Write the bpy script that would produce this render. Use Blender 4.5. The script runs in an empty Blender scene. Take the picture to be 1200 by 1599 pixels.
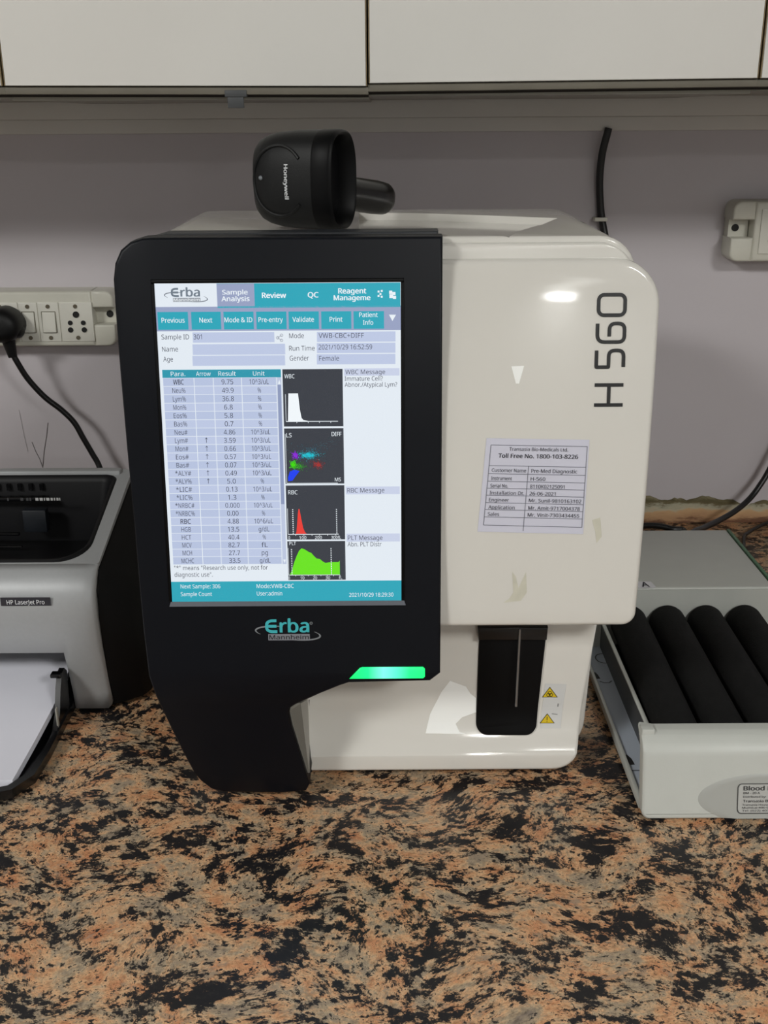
import bpy, bmesh, math, random
import numpy as np
from mathutils import Vector, Matrix
from mathutils.bvhtree import BVHTree

random.seed(7)
sc = bpy.context.scene
COL = sc.collection

# ------------------------------------------------------------------ camera, world, light, exposure
IW, IH, FPX = 1200, 1599, 1690.0
CAM = Vector((0.0, -0.72, 0.50))
PITCH, ROLL = math.radians(20.15), math.radians(0.35)
FWD = Vector((0, math.cos(PITCH), -math.sin(PITCH)))
_r, _u = Vector((1, 0, 0)), Vector((0, math.sin(PITCH), math.cos(PITCH)))
RGT = _r * math.cos(ROLL) - _u * math.sin(ROLL)
UPV = _r * math.sin(ROLL) + _u * math.cos(ROLL)
cd = bpy.data.cameras.new('camera')
cam = bpy.data.objects.new('camera', cd)
COL.objects.link(cam)
mw = Matrix.Identity(4)
for i in range(3):
    mw[i][0], mw[i][1], mw[i][2], mw[i][3] = RGT[i], UPV[i], -FWD[i], CAM[i]
cam.matrix_world = mw
cd.sensor_fit = 'VERTICAL'
cd.sensor_height = 24.0
cd.lens = 24.0 * FPX / IH
cd.clip_start = 0.01
sc.camera = cam

sc.view_settings.view_transform = 'Standard'
sc.view_settings.look = 'None'
sc.view_settings.gamma = 1.0
sc.view_settings.use_curve_mapping = False
sc.view_settings.exposure = 0.14

world = bpy.data.worlds.new('world')
sc.world = world
world.use_nodes = True
world.node_tree.nodes['Background'].inputs[0].default_value = (0.8, 0.85, 0.9, 1)
world.node_tree.nodes['Background'].inputs[1].default_value = 0.05

CEIL = 1.78
def area(name, loc, sx, sy, power, color, shape='RECTANGLE'):
    ld = bpy.data.lights.new(name, 'AREA')
    ld.shape = shape
    ld.size, ld.size_y = sx, sy
    ld.energy = power
    ld.color = color
    o = bpy.data.objects.new(name, ld)
    o.location = loc
    COL.objects.link(o)
    return o
LAMP_A = (-1.75, -2.0, CEIL - 0.06)     # ceiling tube panel behind and left of the camera
LAMP_B = (1.20, -5.3, CEIL - 0.06)      # small round ceiling lamp far down the room
FILL_LAMP_C = (1.35, -2.3, CEIL - 0.06)  # fill lamp added behind the camera to brighten the mixer side
area('lamp_light_main', LAMP_A, 0.62, 0.62, 60, (1.0, 1.0, 0.965))
area('lamp_light_far', LAMP_B, 0.44, 0.44, 40, (1.0, 1.0, 0.97), 'DISK')
area('fill_light_right', FILL_LAMP_C, 0.6, 0.6, 48, (1.0, 1.0, 0.97))

# ------------------------------------------------------------------ measuring helpers (photo pixel -> point on a real surface)
def ray(u, v):
    return FWD + RGT * ((u - IW / 2) / FPX) - UPV * ((v - IH / 2) / FPX)
def PY(u, v, y):
    d = ray(u, v); return CAM + d * ((y - CAM.y) / d.y)
def PZ(u, v, z):
    d = ray(u, v); return CAM + d * ((z - CAM.z) / d.z)
def PX(u, v, x):
    d = ray(u, v); return CAM + d * ((x - CAM.x) / d.x)
def PF(u, v, prof):
    y = 0.0
    for _ in range(25):
        q = PY(u, v, y); y = prof(q.z)
    return PY(u, v, y)

# ------------------------------------------------------------------ materials
def lin(c):
    def f(x):
        x /= 255.0
        return x / 12.92 if x <= 0.04045 else ((x + 0.055) / 1.055) ** 2.4
    return (f(c[0]), f(c[1]), f(c[2]), 1.0)

def mat(name, rgb, rough=0.5, metal=0.0, spec=0.5, coat=0.0, noise=0.0, nscale=40.0, bump=0.0, bscale=400.0, emit=None, estr=0.0):
    m = bpy.data.materials.new(name); m.use_nodes = True
    nt = m.node_tree; b = nt.nodes['Principled BSDF']
    b.inputs['Base Color'].default_value = lin(rgb)
    b.inputs['Roughness'].default_value = rough
    b.inputs['Metallic'].default_value = metal
    b.inputs['Specular IOR Level'].default_value = spec
    b.inputs['Coat Weight'].default_value = coat
    b.inputs['Coat Roughness'].default_value = 0.05
    tc = nt.nodes.new('ShaderNodeTexCoord')
    if noise:
        n = nt.nodes.new('ShaderNodeTexNoise'); n.inputs['Scale'].default_value = nscale; n.inputs['Detail'].default_value = 6
        r = nt.nodes.new('ShaderNodeValToRGB')
        c = lin(rgb)
        r.color_ramp.elements[0].position, r.color_ramp.elements[1].position = 0.3, 0.7
        r.color_ramp.elements[0].color = tuple(x * (1 - noise) for x in c[:3]) + (1,)
        r.color_ramp.elements[1].color = tuple(min(1, x * (1 + noise)) for x in c[:3]) + (1,)
        nt.links.new(tc.outputs['Object'], n.inputs['Vector'])
        nt.links.new(n.outputs['Fac'], r.inputs['Fac']); nt.links.new(r.outputs['Color'], b.inputs['Base Color'])
    if bump:
        n2 = nt.nodes.new('ShaderNodeTexNoise'); n2.inputs['Scale'].default_value = bscale; n2.inputs['Detail'].default_value = 3
        bp = nt.nodes.new('ShaderNodeBump'); bp.inputs['Strength'].default_value = bump; bp.inputs['Distance'].default_value = 0.001
        nt.links.new(tc.outputs['Object'], n2.inputs['Vector'])
        nt.links.new(n2.outputs['Fac'], bp.inputs['Height']); nt.links.new(bp.outputs['Normal'], b.inputs['Normal'])
    if emit:
        b.inputs['Emission Color'].default_value = lin(emit)
        b.inputs['Emission Strength'].default_value = estr
    return m

def attr_mat(name, emissive, rough=0.5, estr=1.0):
    m = bpy.data.materials.new(name); m.use_nodes = True
    nt = m.node_tree; b = nt.nodes['Principled BSDF']
    a = nt.nodes.new('ShaderNodeVertexColor'); a.layer_name = 'Col'
    b.inputs['Roughness'].default_value = rough
    if emissive:
        b.inputs['Base Color'].default_value = (0.01, 0.01, 0.012, 1)
        nt.links.new(a.outputs['Color'], b.inputs['Emission Color'])
        b.inputs['Emission Strength'].default_value = estr
    else:
        nt.links.new(a.outputs['Color'], b.inputs['Base Color'])
    return m

M = {}
M['white'] = mat('glossy_cream_plastic', (217, 214, 207), 0.09, noise=0.012, nscale=9)
M['body_white'] = mat('cream_plastic', (202, 199, 192), 0.35, noise=0.02, nscale=12)
M['grey_trim'] = mat('grey_plastic_trim', (150, 148, 140), 0.4)
M['panel'] = mat('charcoal_panel_plastic', (8, 11, 18), 0.42, spec=0.2, bump=0.03, bscale=900)
M['panel_edge'] = mat('charcoal_panel_rear', (22, 26, 32), 0.45)
M['black'] = mat('black_plastic', (6, 6, 7), 0.45, spec=0.15)
M['gloss_black'] = mat('gloss_black_plastic', (10, 10, 12), 0.24)
M['rubber'] = mat('black_rubber', (9, 10, 11), 0.5, spec=0.35, bump=0.1, bscale=1200)
M['foam'] = mat('black_foam_roller', (17, 17, 17), 0.85, spec=0.25, noise=0.25, nscale=120, bump=0.35, bscale=700)
M['steel'] = mat('steel_needle', (170, 172, 175), 0.3, metal=1.0)
M['ledge'] = mat('screen_ledge_grey', (92, 96, 104), 0.35)
M['led'] = mat('green_status_light', (30, 200, 110), 0.3, emit=(10, 250, 120), estr=1.0)
M['decal'] = attr_mat('printed_decal', False, 0.45)
M['screen'] = attr_mat('lit_display', True, 0.25, 0.9)
M['label'] = attr_mat('paper_label', False, 0.6)
M['residue'] = mat('glue_residue', (203, 200, 184), 0.5, noise=0.06, nscale=120)
M['pale_spot'] = mat('pale_spot_white', (250, 251, 248), 0.3)
M['silver'] = mat('silver_plastic', (166, 168, 170), 0.42, metal=0.15, noise=0.02, nscale=300)
M['printer_black'] = mat('printer_black_plastic', (13, 13, 16), 0.5, spec=0.25, bump=0.05, bscale=900)
M['side_black'] = mat('printer_side_black', (8, 8, 9), 0.6, spec=0.2)
M['paper'] = mat('white_paper', (222, 222, 232), 0.8)
M['mixer'] = mat('mixer_powder_coat', (190, 192, 186), 0.42, noise=0.015, nscale=60, bump=0.05, bscale=900)
M['mixer_blue'] = mat('mixer_base_bluegrey', (190, 199, 212), 0.45)
M['mixer_oval'] = mat('mixer_oval_grey', (166, 167, 162), 0.45)
M['green_edge'] = mat('green_sheet_edge', (82, 122, 92), 0.45)
M['dark_grey'] = mat('dark_grey_metal', (70, 72, 74), 0.5)
M['switch'] = mat('ivory_switch_plastic', (216, 214, 204), 0.35, noise=0.02, nscale=40)
M['switch_frame'] = mat('ivory_frame_plastic', (204, 202, 190), 0.4, noise=0.03, nscale=40)
M['hole'] = mat('dark_hole', (12, 11, 10), 0.7)
M['screw'] = mat('dull_screw', (120, 112, 96), 0.4, metal=0.7)
M['laminate'] = mat('off_white_laminate', (228, 226, 221), 0.35, noise=0.025, nscale=5)
M['carcass'] = mat('aged_cabinet_carcass', (150, 147, 136), 0.5, noise=0.06, nscale=20)
M['gap'] = mat('dark_frame_and_shadow_line', (38, 31, 24), 0.7)
M['edge_band'] = mat('worn_door_edge', (120, 104, 74), 0.6, noise=0.5, nscale=90)
M['shaded_edge'] = mat('shaded_rail_edge', (110, 105, 93), 0.6, noise=0.1, nscale=30)  # shade below the doors put into the rail's darker grey
M['rail'] = mat('grey_rail', (212, 209, 204), 0.45, noise=0.04, nscale=8)
M['paint'] = mat('room_paint', (176, 176, 176), 0.8)
M['floor'] = mat('floor_tile', (150, 145, 138), 0.4, noise=0.05, nscale=3)
M['lamp_body'] = mat('lamp_white', (235, 235, 230), 0.4)
M['cable'] = mat('black_cable_pvc', (14, 14, 16), 0.4)

def wall_material():
    m = mat('lilac_grey_wall', (196, 190, 194), 0.55, noise=0.035, nscale=4, bump=0.08, bscale=60)
    return m
M['wall'] = wall_material()

def plaster_material():
    m = bpy.data.materials.new('broken_plaster_band'); m.use_nodes = True
    nt = m.node_tree; N = nt.nodes.new; L = nt.links.new
    b = nt.nodes['Principled BSDF']; b.inputs['Roughness'].default_value = 0.85
    tc = N('ShaderNodeTexCoord'); mp = N('ShaderNodeMapping'); mp.inputs['Scale'].default_value = (26, 20, 90)
    n = N('ShaderNodeTexNoise'); n.inputs['Scale'].default_value = 1.0; n.inputs['Detail'].default_value = 9; n.inputs['Roughness'].default_value = 0.7; n.inputs['Distortion'].default_value = 0.3
    sp = N('ShaderNodeSeparateXYZ'); L(tc.outputs['Object'], sp.inputs[0])
    # torn paint and grime on the upper edge, bare tan plaster below: the layers' border wanders with the noise
    ml = N('ShaderNodeMath'); ml.operation = 'MULTIPLY_ADD'; ml.inputs[1].default_value = 0.030; ml.inputs[2].default_value = -0.015
    ad = N('ShaderNodeMath'); ad.operation = 'ADD'
    L(tc.outputs['Object'], mp.inputs['Vector']); L(mp.outputs['Vector'], n.inputs['Vector']); L(n.outputs['Fac'], ml.inputs[0]); L(ml.outputs[0], ad.inputs[0]); L(sp.outputs['Z'], ad.inputs[1])
    mr = N('ShaderNodeMapRange'); mr.inputs['From Min'].default_value = 0.0; mr.inputs['From Max'].default_value = 0.036; L(ad.outputs[0], mr.inputs['Value'])
    r = N('ShaderNodeValToRGB'); cr = r.color_ramp
    cr.elements[0].position, cr.elements[0].color = 0.05, lin((120, 84, 62))
    cr.elements[1].position, cr.elements[1].color = 0.95, lin((128, 120, 92))
    for p_, c_ in ((0.2, (190, 150, 112)), (0.42, (202, 164, 122)), (0.52, (190, 180, 154)), (0.64, (172, 168, 146)), (0.72, (112, 102, 72)), (0.84, (96, 88, 60))):
        e = cr.elements.new(p_); e.color = lin(c_)
    L(mr.outputs['Result'], r.inputs['Fac']); L(r.outputs['Color'], b.inputs['Base Color'])
    return m
M['plaster'] = plaster_material()

def granite_material():
    m = bpy.data.materials.new('speckled_granite'); m.use_nodes = True
    nt = m.node_tree; L = nt.links.new; N = nt.nodes.new
    b = nt.nodes['Principled BSDF']
    b.inputs['Roughness'].default_value = 0.34
    b.inputs['Specular IOR Level'].default_value = 0.4
    tc = N('ShaderNodeTexCoord')
    def noise(vec, scale, detail, rough=0.6, dist=0.0):
        n = N('ShaderNodeTexNoise'); n.inputs['Scale'].default_value = scale; n.inputs['Detail'].default_value = detail
        n.inputs['Roughness'].default_value = rough; n.inputs['Distortion'].default_value = dist
        L(vec, n.inputs['Vector']); return n
    # broad warp so that the flow bends
    w = noise(tc.outputs['Object'], 5.0, 2)
    ws = N('ShaderNodeVectorMath'); ws.operation = 'SUBTRACT'; L(w.outputs['Color'], ws.inputs[0]); ws.inputs[1].default_value = (0.5, 0.5, 0.5)
    wm = N('ShaderNodeVectorMath'); wm.operation = 'SCALE'; L(ws.outputs[0], wm.inputs[0]); wm.inputs['Scale'].default_value = 0.10
    wa = N('ShaderNodeVectorMath'); wa.operation = 'ADD'; L(tc.outputs['Object'], wa.inputs[0]); L(wm.outputs[0], wa.inputs[1])
    mp = N('ShaderNodeMapping'); mp.inputs['Rotation'].default_value = (0, 0, math.radians(-12)); mp.inputs['Scale'].default_value = (1.12, 1.5, 1)
    L(wa.outputs[0], mp.inputs['Vector']); V = mp.outputs['Vector']
    # ground: grey-beige, tan and orange feldspar
    g = noise(V, 34, 9, 0.72, 0.2)
    r = N('ShaderNodeValToRGB'); cr = r.color_ramp
    cr.elements[0].position, cr.elements[0].color = 0.33, lin((142, 128, 114))
    cr.elements[1].position, cr.elements[1].color = 0.70, lin((206, 134, 94))
    for p_, c_ in ((0.43, (186, 166, 138)), (0.50, (222, 180, 138)), (0.58, (216, 160, 116))):
        e = cr.elements.new(p_); e.color = lin(c_)
    L(g.outputs['Fac'], r.inputs['Fac'])
    # fine dark grain
    f = noise(V, 190, 5, 0.8)
    fr = N('ShaderNodeValToRGB'); fr.color_ramp.elements[0].position, fr.color_ramp.elements[1].position = 0.36, 0.54
    fr.color_ramp.elements[0].color = (0.32, 0.30, 0.29, 1); fr.color_ramp.elements[1].color = (1, 1, 1, 1)
    L(f.outputs['Fac'], fr.inputs['Fac'])
    mx = N('ShaderNodeMixRGB'); mx.blend_type = 'MULTIPLY'; mx.inputs['Fac'].default_value = 0.75
    L(r.outputs['Color'], mx.inputs['Color1']); L(fr.outputs['Color'], mx.inputs['Color2'])
    # grey quartz veils
    gv = noise(V, 78, 9, 0.76, 0.3)
    gr = N('ShaderNodeValToRGB'); gr.color_ramp.elements[0].position, gr.color_ramp.elements[1].position = 0.53, 0.60
    L(gv.outputs['Fac'], gr.inputs['Fac'])
    mg = N('ShaderNodeMixRGB'); mg.inputs['Color2'].default_value = lin((154, 138, 119))
    gm = N('ShaderNodeMath'); gm.operation = 'MULTIPLY'; gm.inputs[1].default_value = 0.75
    L(gr.outputs['Color'], gm.inputs[0]); L(gm.outputs[0], mg.inputs['Fac']); L(mx.outputs['Color'], mg.inputs['Color1'])
    # black crystals, ragged and gathered into blotches
    k = noise(V, 88, 10, 0.78, 0.15)
    k2 = noise(V, 26, 4, 0.55, 0.3)
    ks = N('ShaderNodeMath'); ks.operation = 'MULTIPLY_ADD'; ks.inputs[1].default_value = 0.55; L(k2.outputs['Fac'], ks.inputs[0]); L(k.outputs['Fac'], ks.inputs[2])
    kr = N('ShaderNodeValToRGB'); kr.color_ramp.elements[0].position, kr.color_ramp.elements[1].position = 0.779, 0.808
    L(ks.outputs[0], kr.inputs['Fac'])
    mk = N('ShaderNodeMixRGB'); mk.inputs['Color2'].default_value = lin((30, 29, 31))
    L(kr.outputs['Color'], mk.inputs['Fac']); L(mg.outputs['Color'], mk.inputs['Color1'])
    # small black flecks
    k3 = noise(V, 190, 6, 0.7, 0.2)
    k3r = N('ShaderNodeValToRGB'); k3r.color_ramp.elements[0].position, k3r.color_ramp.elements[1].position = 0.56, 0.60
    L(k3.outputs['Fac'], k3r.inputs['Fac'])
    mk2 = N('ShaderNodeMixRGB'); mk2.inputs['Color2'].default_value = lin((40, 38, 38))
    L(k3r.outputs['Color'], mk2.inputs['Fac']); L(mk.outputs['Color'], mk2.inputs['Color1'])
    L(mk2.outputs['Color'], b.inputs['Base Color'])
    return m
M['granite'] = granite_material()

# ------------------------------------------------------------------ object helpers
def root_loc(o):
    while o.parent: o = o.parent
    return o.location.copy()

def part(name, bm, mats, parent=None, smooth=35, loc=None):
    """link a bmesh given in world coordinates as one mesh object"""
    me = bpy.data.meshes.new(name)
    if parent is not None: off = root_loc(parent)
    elif loc is not None: off = Vector(loc)
    else: off = Vector((0, 0, 0))
    bmesh.ops.translate(bm, verts=bm.verts, vec=-off)
    bm.to_mesh(me); bm.free()
    if not isinstance(mats, (list, tuple)): mats = [mats]
    for m in mats: me.materials.append(m)
    if smooth:
        me.polygons.foreach_set('use_smooth', [True] * len(me.polygons))
        me.set_sharp_from_angle(angle=math.radians(smooth))
    o = bpy.data.objects.new(name, me)
    COL.objects.link(o)
    if parent is not None: o.parent = parent
    else: o.location = off
    return o

def thing(name, label, cat, loc, group=None):
    o = bpy.data.objects.new(name, None)
    o.empty_display_size = 0.02
    o.location = loc
    COL.objects.link(o)
    o['label'] = label; o['category'] = cat
    if group: o['group'] = group
    return o

def tag(o, label, cat, group=None):
    o['label'] = label; o['category'] = cat
    if group: o['group'] = group
    return o

def struct(name, bm, m, smooth=35):
    o = part(name, bm, m, None, smooth); o['kind'] = 'structure'; return o

def fixn(bm):
    bmesh.ops.recalc_face_normals(bm, faces=bm.faces); return bm

def box(bm, x0, x1, y0, y1, z0, z1, bev=0.0, seg=2, mi=0):
    r = bmesh.ops.create_cube(bm, size=1.0)
    vs = r['verts']
    for v in vs:
        v.co = Vector(((x0 + x1) / 2 + v.co.x * (x1 - x0), (y0 + y1) / 2 + v.co.y * (y1 - y0), (z0 + z1) / 2 + v.co.z * (z1 - z0)))
    es = list({e for v in vs for e in v.link_edges}); fs = {f for v in vs for f in v.link_faces}
    for f in fs: f.material_index = mi
    if bev:
        q = bmesh.ops.bevel(bm, geom=es, offset=bev, segments=seg, profile=0.5, affect='EDGES')
        for f in q['faces']: f.material_index = mi
    return bm

def nb(): return bmesh.new()

def bx(*a, **k): return box(nb(), *a, **k)

def spline(pts, n=12):
    pts = [Vector(p) for p in pts]
    P = [pts[0] * 2 - pts[1]] + pts + [pts[-1] * 2 - pts[-2]]
    out = []
    for i in range(1, len(P) - 2):
        a, b, c, d = P[i - 1], P[i], P[i + 1], P[i + 2]
        for k in range(n):
            t = k / n
            out.append(0.5 * ((2 * b) + (c - a) * t + (2 * a - 5 * b + 4 * c - d) * t * t + (3 * b - a - 3 * c + d) * t ** 3))
    out.append(pts[-1]); return out

def tube(bm, path, rad, seg=12, caps=True, sx=1.0):
    path = [Vector(p) for p in path]; n = len(path)
    rads = rad if isinstance(rad, (list, tuple)) else [rad] * n
    t0 = (path[1] - path[0]).normalized()
    ref = Vector((0, 0, 1)) if abs(t0.z) < 0.9 else Vector((1, 0, 0))
    nrm = t0.cross(ref).normalized(); rings = []
    for i, p in enumerate(path):
        t = (path[min(i + 1, n - 1)] - path[max(i - 1, 0)]).normalized()
        nrm = (nrm - t * nrm.dot(t)).normalized(); bn = t.cross(nrm)
        rings.append([bm.verts.new(p + (nrm * math.cos(a) * sx + bn * math.sin(a)) * rads[i]) for a in [2 * math.pi * k / seg for k in range(seg)]])
    for a, b in zip(rings, rings[1:]):
        for k in range(seg): bm.faces.new((a[k], a[(k + 1) % seg], b[(k + 1) % seg], b[k]))
    if caps: bm.faces.new(rings[0][::-1]); bm.faces.new(rings[-1])
    return bm

def loft(bm, rings, caps=True, mi=0):
    R = [[bm.verts.new(p) for p in r] for r in rings]
    for a, b in zip(R, R[1:]):
        n = len(a)
        for k in range(n):
            f = bm.faces.new((a[k], a[(k + 1) % n], b[(k + 1) % n], b[k])); f.material_index = mi
    if caps:
        f = bm.faces.new(R[0][::-1]); f.material_index = mi
        f = bm.faces.new(R[-1]); f.material_index = mi
    return bm

def rrect(x0, x1, z0, z1, r, n=6):
    """rounded rectangle outline, r = radius or (bl, br, tr, tl)"""
    if not isinstance(r, (tuple, list)): r = (r,) * 4
    out = []
    for (cx, cz, rr, a0) in ((x0 + r[0], z0 + r[0], r[0], 180), (x1 - r[1], z0 + r[1], r[1], 270), (x1 - r[2], z1 - r[2], r[2], 0), (x0 + r[3], z1 - r[3], r[3], 90)):
        if rr <= 1e-9: out.append((cx, cz)); continue
        for k in range(n + 1):
            a = math.radians(a0 + 90 * k / n); out.append((cx + rr * math.cos(a), cz + rr * math.sin(a)))
    return out

def slab(outline, prof, thick, bev=0.0, seg=3, cuts=(), off=0.0, bmin=None, mi=0):
    """solid plate whose (x,z) outline rides on the front surface y = prof(z) - off and runs back by thick"""
    bm = nb()
    vs = [bm.verts.new((x, 0, z)) for x, z in outline]
    f = bm.faces.new(vs)
    ex = bmesh.ops.extrude_face_region(bm, geom=[f])
    back = [g for g in ex['geom'] if isinstance(g, bmesh.types.BMVert)]
    bmesh.ops.translate(bm, verts=back, vec=(0, thick, 0))
    for c in cuts:
        bmesh.ops.bisect_plane(bm, geom=bm.verts[:] + bm.edges[:] + bm.faces[:], plane_co=(0, 0, c), plane_no=(0, 0, 1), dist=1e-7)
    fixn(bm)
    if bev:
        es = [e for e in bm.edges if all(abs(v.co.y) < 1e-7 for v in e.verts) and len(e.link_faces) == 2 and
              e.link_faces[0].normal.dot(e.link_faces[1].normal) < 0.5]
        bmesh.ops.bevel(bm, geom=es, offset=bev, segments=seg, profile=0.5, affect='EDGES')
    for v in bm.verts: v.co.y += prof(v.co.z) - off
    for f in bm.faces: f.material_index = mi
    return bm

def outl(pts, prof):
    out = []
    for u, v in pts:
        q = PF(u, v, prof); out.append((q.x, q.z))
    return out

def fillet(poly, rads, n=6):
    """round chosen corners of a 2D polygon; rads = list of radii"""
    out = []; N = len(poly)
    for i in range(N):
        p = Vector(poly[i]); r = rads[i]
        if r <= 0: out.append(tuple(p)); continue
        a = Vector(poly[i - 1]) - p; b = Vector(poly[(i + 1) % N]) - p
        d = min(r, a.length * 0.49, b.length * 0.49)
        p0 = p + a.normalized() * d; p1 = p + b.normalized() * d
        for k in range(n + 1):
            t = k / n; out.append(tuple(p0 * (1 - t) ** 2 + p * 2 * t * (1 - t) + p1 * t * t))
    return out

# ------------------------------------------------------------------ flat printing (letters, lines, boxes) laid on a surface
_tc = {}
try:                                   # the sans face that ships inside Blender; the built-in one if it is missing
    import os
    FONT = bpy.data.fonts.load(os.path.join(bpy.utils.system_resource('DATAFILES'), 'fonts', 'NotoSansHebrew-Regular.woff2'))
except Exception:
    FONT = None
def text_geo(s, bold=0.0):
    k = (s, bold)
    if k not in _tc:
        cu = bpy.data.curves.new('glyphs', 'FONT'); cu.body = s; cu.size = 1.0
        if FONT: cu.font = FONT
        cu.resolution_u = 5; cu.fill_mode = 'FRONT'
        ob = bpy.data.objects.new('glyphs', cu)
        me = bpy.data.meshes.new_from_object(ob)
        vs = [(v.co.x, v.co.y) for v in me.vertices]; fs = [tuple(p.vertices) for p in me.polygons]
        bpy.data.objects.remove(ob); bpy.data.curves.remove(cu); bpy.data.meshes.remove(me)
        vs = [(x, y, 0.0) for x, y in vs]
        if bold:                       # heavier face: the same outlines again, shifted a hair and a hair above
            h = (max(p[1] for p in vs) or 1.0); f0 = list(fs); v0 = list(vs)
            for q, (dx, dy) in enumerate(((bold * 2.2 * h, 0.0), (bold * 1.1 * h, bold * 1.1 * h))):
                fs = fs + [tuple(i + len(vs) for i in f) for f in f0]; vs = vs + [(x + dx, y + dy, 0.2 * (q + 1)) for x, y, _ in v0]
        _tc[k] = (vs, fs)
    return _tc[k]
_capvs = text_geo('H')[0]
CAPH = max(p[1] for p in _capvs)

class Flat:
    """printing kept as (x, layer, z) until .bm is asked for, then cut so that it follows the curved surface"""
    def __init__(self, mapf, cuts=()): self.mapf = mapf; self.cuts = cuts; self.raw = nb(); self.cl = self.raw.loops.layers.float_color.new('Col')
    @property
    def bm(self):
        bm = self.raw
        for c in self.cuts: bmesh.ops.bisect_plane(bm, geom=bm.verts[:] + bm.edges[:] + bm.faces[:], plane_co=(0, 0, c), plane_no=(0, 0, 1), dist=1e-9)
        for v in bm.verts: v.co = self.mapf(v.co.x, v.co.z, v.co.y)
        return bm
    def poly(self, pts, col, layer=0):
        vs = [self.raw.verts.new((x, layer, z)) for x, z in pts]
        try: f = self.raw.faces.new(vs)
        except ValueError: return
        c = lin(col)
        for l in f.loops: l[self.cl] = c
    def rect(self, x0, x1, z0, z1, col, layer=0): self.poly([(x0, z0), (x1, z0), (x1, z1), (x0, z1)], col, layer)
    def mesh(self, vs, fs, col, layer):
        V = [self.raw.verts.new((p[0], layer + p[2], p[1])) for p in vs]; c = lin(col)
        for f in fs:
            try: q = self.raw.faces.new([V[i] for i in f])
            except ValueError: continue
            for l in q.loops: l[self.cl] = c
    def text(self, s, x0, x1, zb, cap, col, layer=2, bold=0.0, rot=0, slope=0.0, maxw=None):
        """fit string between x0..x1 on baseline zb with cap height cap; rot=1 reads upwards (x0,x1 then run along z)"""
        vs, fs = text_geo(s, bold)
        if not vs: return
        a = min(p[0] for p in vs); b = max(p[0] for p in vs)
        sx = (x1 - x0) / (b - a); sy = cap / CAPH
        self.mesh([(x0 + (x - a) * sx, zb + y * sy, l) for x, y, l in vs], fs, col, layer)
    def stroke(self, pts, w, col, layer=2, closed=False):
        pts = [Vector(p) for p in pts]; n = len(pts); L = []; R = []
        for i in range(n):
            if closed: a, b = pts[i - 1], pts[(i + 1) % n]
            else: a, b = pts[max(i - 1, 0)], pts[min(i + 1, n - 1)]
            d1 = (pts[i] - a); d2 = (b - pts[i])
            if d1.length < 1e-9: d1 = d2
            if d2.length < 1e-9: d2 = d1
            d1.normalize(); d2.normalize()
            t = (d1 + d2); t = t.normalized() if t.length > 1e-6 else d1
            nn = Vector((-t.y, t.x)); k = 1 / max(0.5, nn.dot(Vector((-d1.y, d1.x))))
            L.append(pts[i] + nn * w / 2 * k); R.append(pts[i] - nn * w / 2 * k)
        rng = range(n) if closed else range(n - 1)
        for i in rng:
            j = (i + 1) % n; self.poly([R[i], R[j], L[j], L[i]], col, layer)

def rounded_path(pts, r, n=5):
    return fillet(pts, [0] + [r] * (len(pts) - 2) + [0], n)

# ================================================================== SETTING
XL, XR, YB, YF, ZF = -3.0, 2.2, 0.60, -5.7, -0.86
struct('wall_back', bx(XL, XR, YB, YB + 0.1, ZF, CEIL), M['wall'])
struct('wall_left', bx(XL - 0.1, XL, YF, YB + 0.1, ZF, CEIL), M['paint'])
struct('wall_right', bx(XR, XR + 0.1, YF, YB + 0.1, ZF, CEIL), M['paint'])
struct('wall_front', bx(XL - 0.1, XR + 0.1, YF - 0.1, YF, ZF, CEIL), M['paint'])
struct('ceiling', bx(XL - 0.1, XR + 0.1, YF - 0.1, YB + 0.1, CEIL, CEIL + 0.1), M['paint'])
struct('floor', bx(XL - 0.1, XR + 0.1, YF - 0.1, YB + 0.1, ZF - 0.1, ZF), M['floor'])

# granite counter on a base
bm = bx(-1.5, 1.5, -0.40, YB, -0.03, 0.0, bev=0.004)
ct = part('granite_countertop', bm, M['granite'])
tag(ct, 'speckled tan and black polished granite counter along the wall', 'counter')
ct['kind'] = 'structure'
bs = part('counter_base', bx(-1.5, 1.5, -0.34, YB, ZF, -0.03), M['carcass']); bs['kind'] = 'structure'

# rail under the wall cabinets, two steps
zr0 = PY(600, 206.5, YB - 0.012).z; zr1 = PY(600, 184, YB - 0.02).z; zr2 = 0.526
bm = nb()
box(bm, -1.5, 1.5, YB - 0.012, YB, zr0, zr1, 0.001)
box(bm, -1.5, 1.5, YB - 0.020, YB, zr1, zr2, 0.001)
struct('trim_1', bm, M['rail'])

# chipped plaster band where the wall meets the counter
bm = nb(); N = 700
top = []
for i in range(N + 1):
    x = -1.4 + 2.8 * i / N
    top.append((x, 0.029 + 0.003 * math.sin(x * 23) + 0.003 * math.sin(x * 61 + 1) + 0.002 * math.sin(x * 170) + random.uniform(-0.0012, 0.0012)))
pv = [bm.verts.new((x, YB - 0.004, 0.0)) for x, z in top]; pt = [bm.verts.new((x, YB - 0.004, z)) for x, z in top]; pb = [bm.verts.new((x, YB, z + 0.002)) for x, z in top]
for i in range(N):
    bm.faces.new((pv[i], pv[i + 1], pt[i + 1], pt[i])); bm.faces.new((pt[i], pt[i + 1], pb[i + 1], pb[i]))
struct('trim_2', fixn(bm), M['plaster'])

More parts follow.
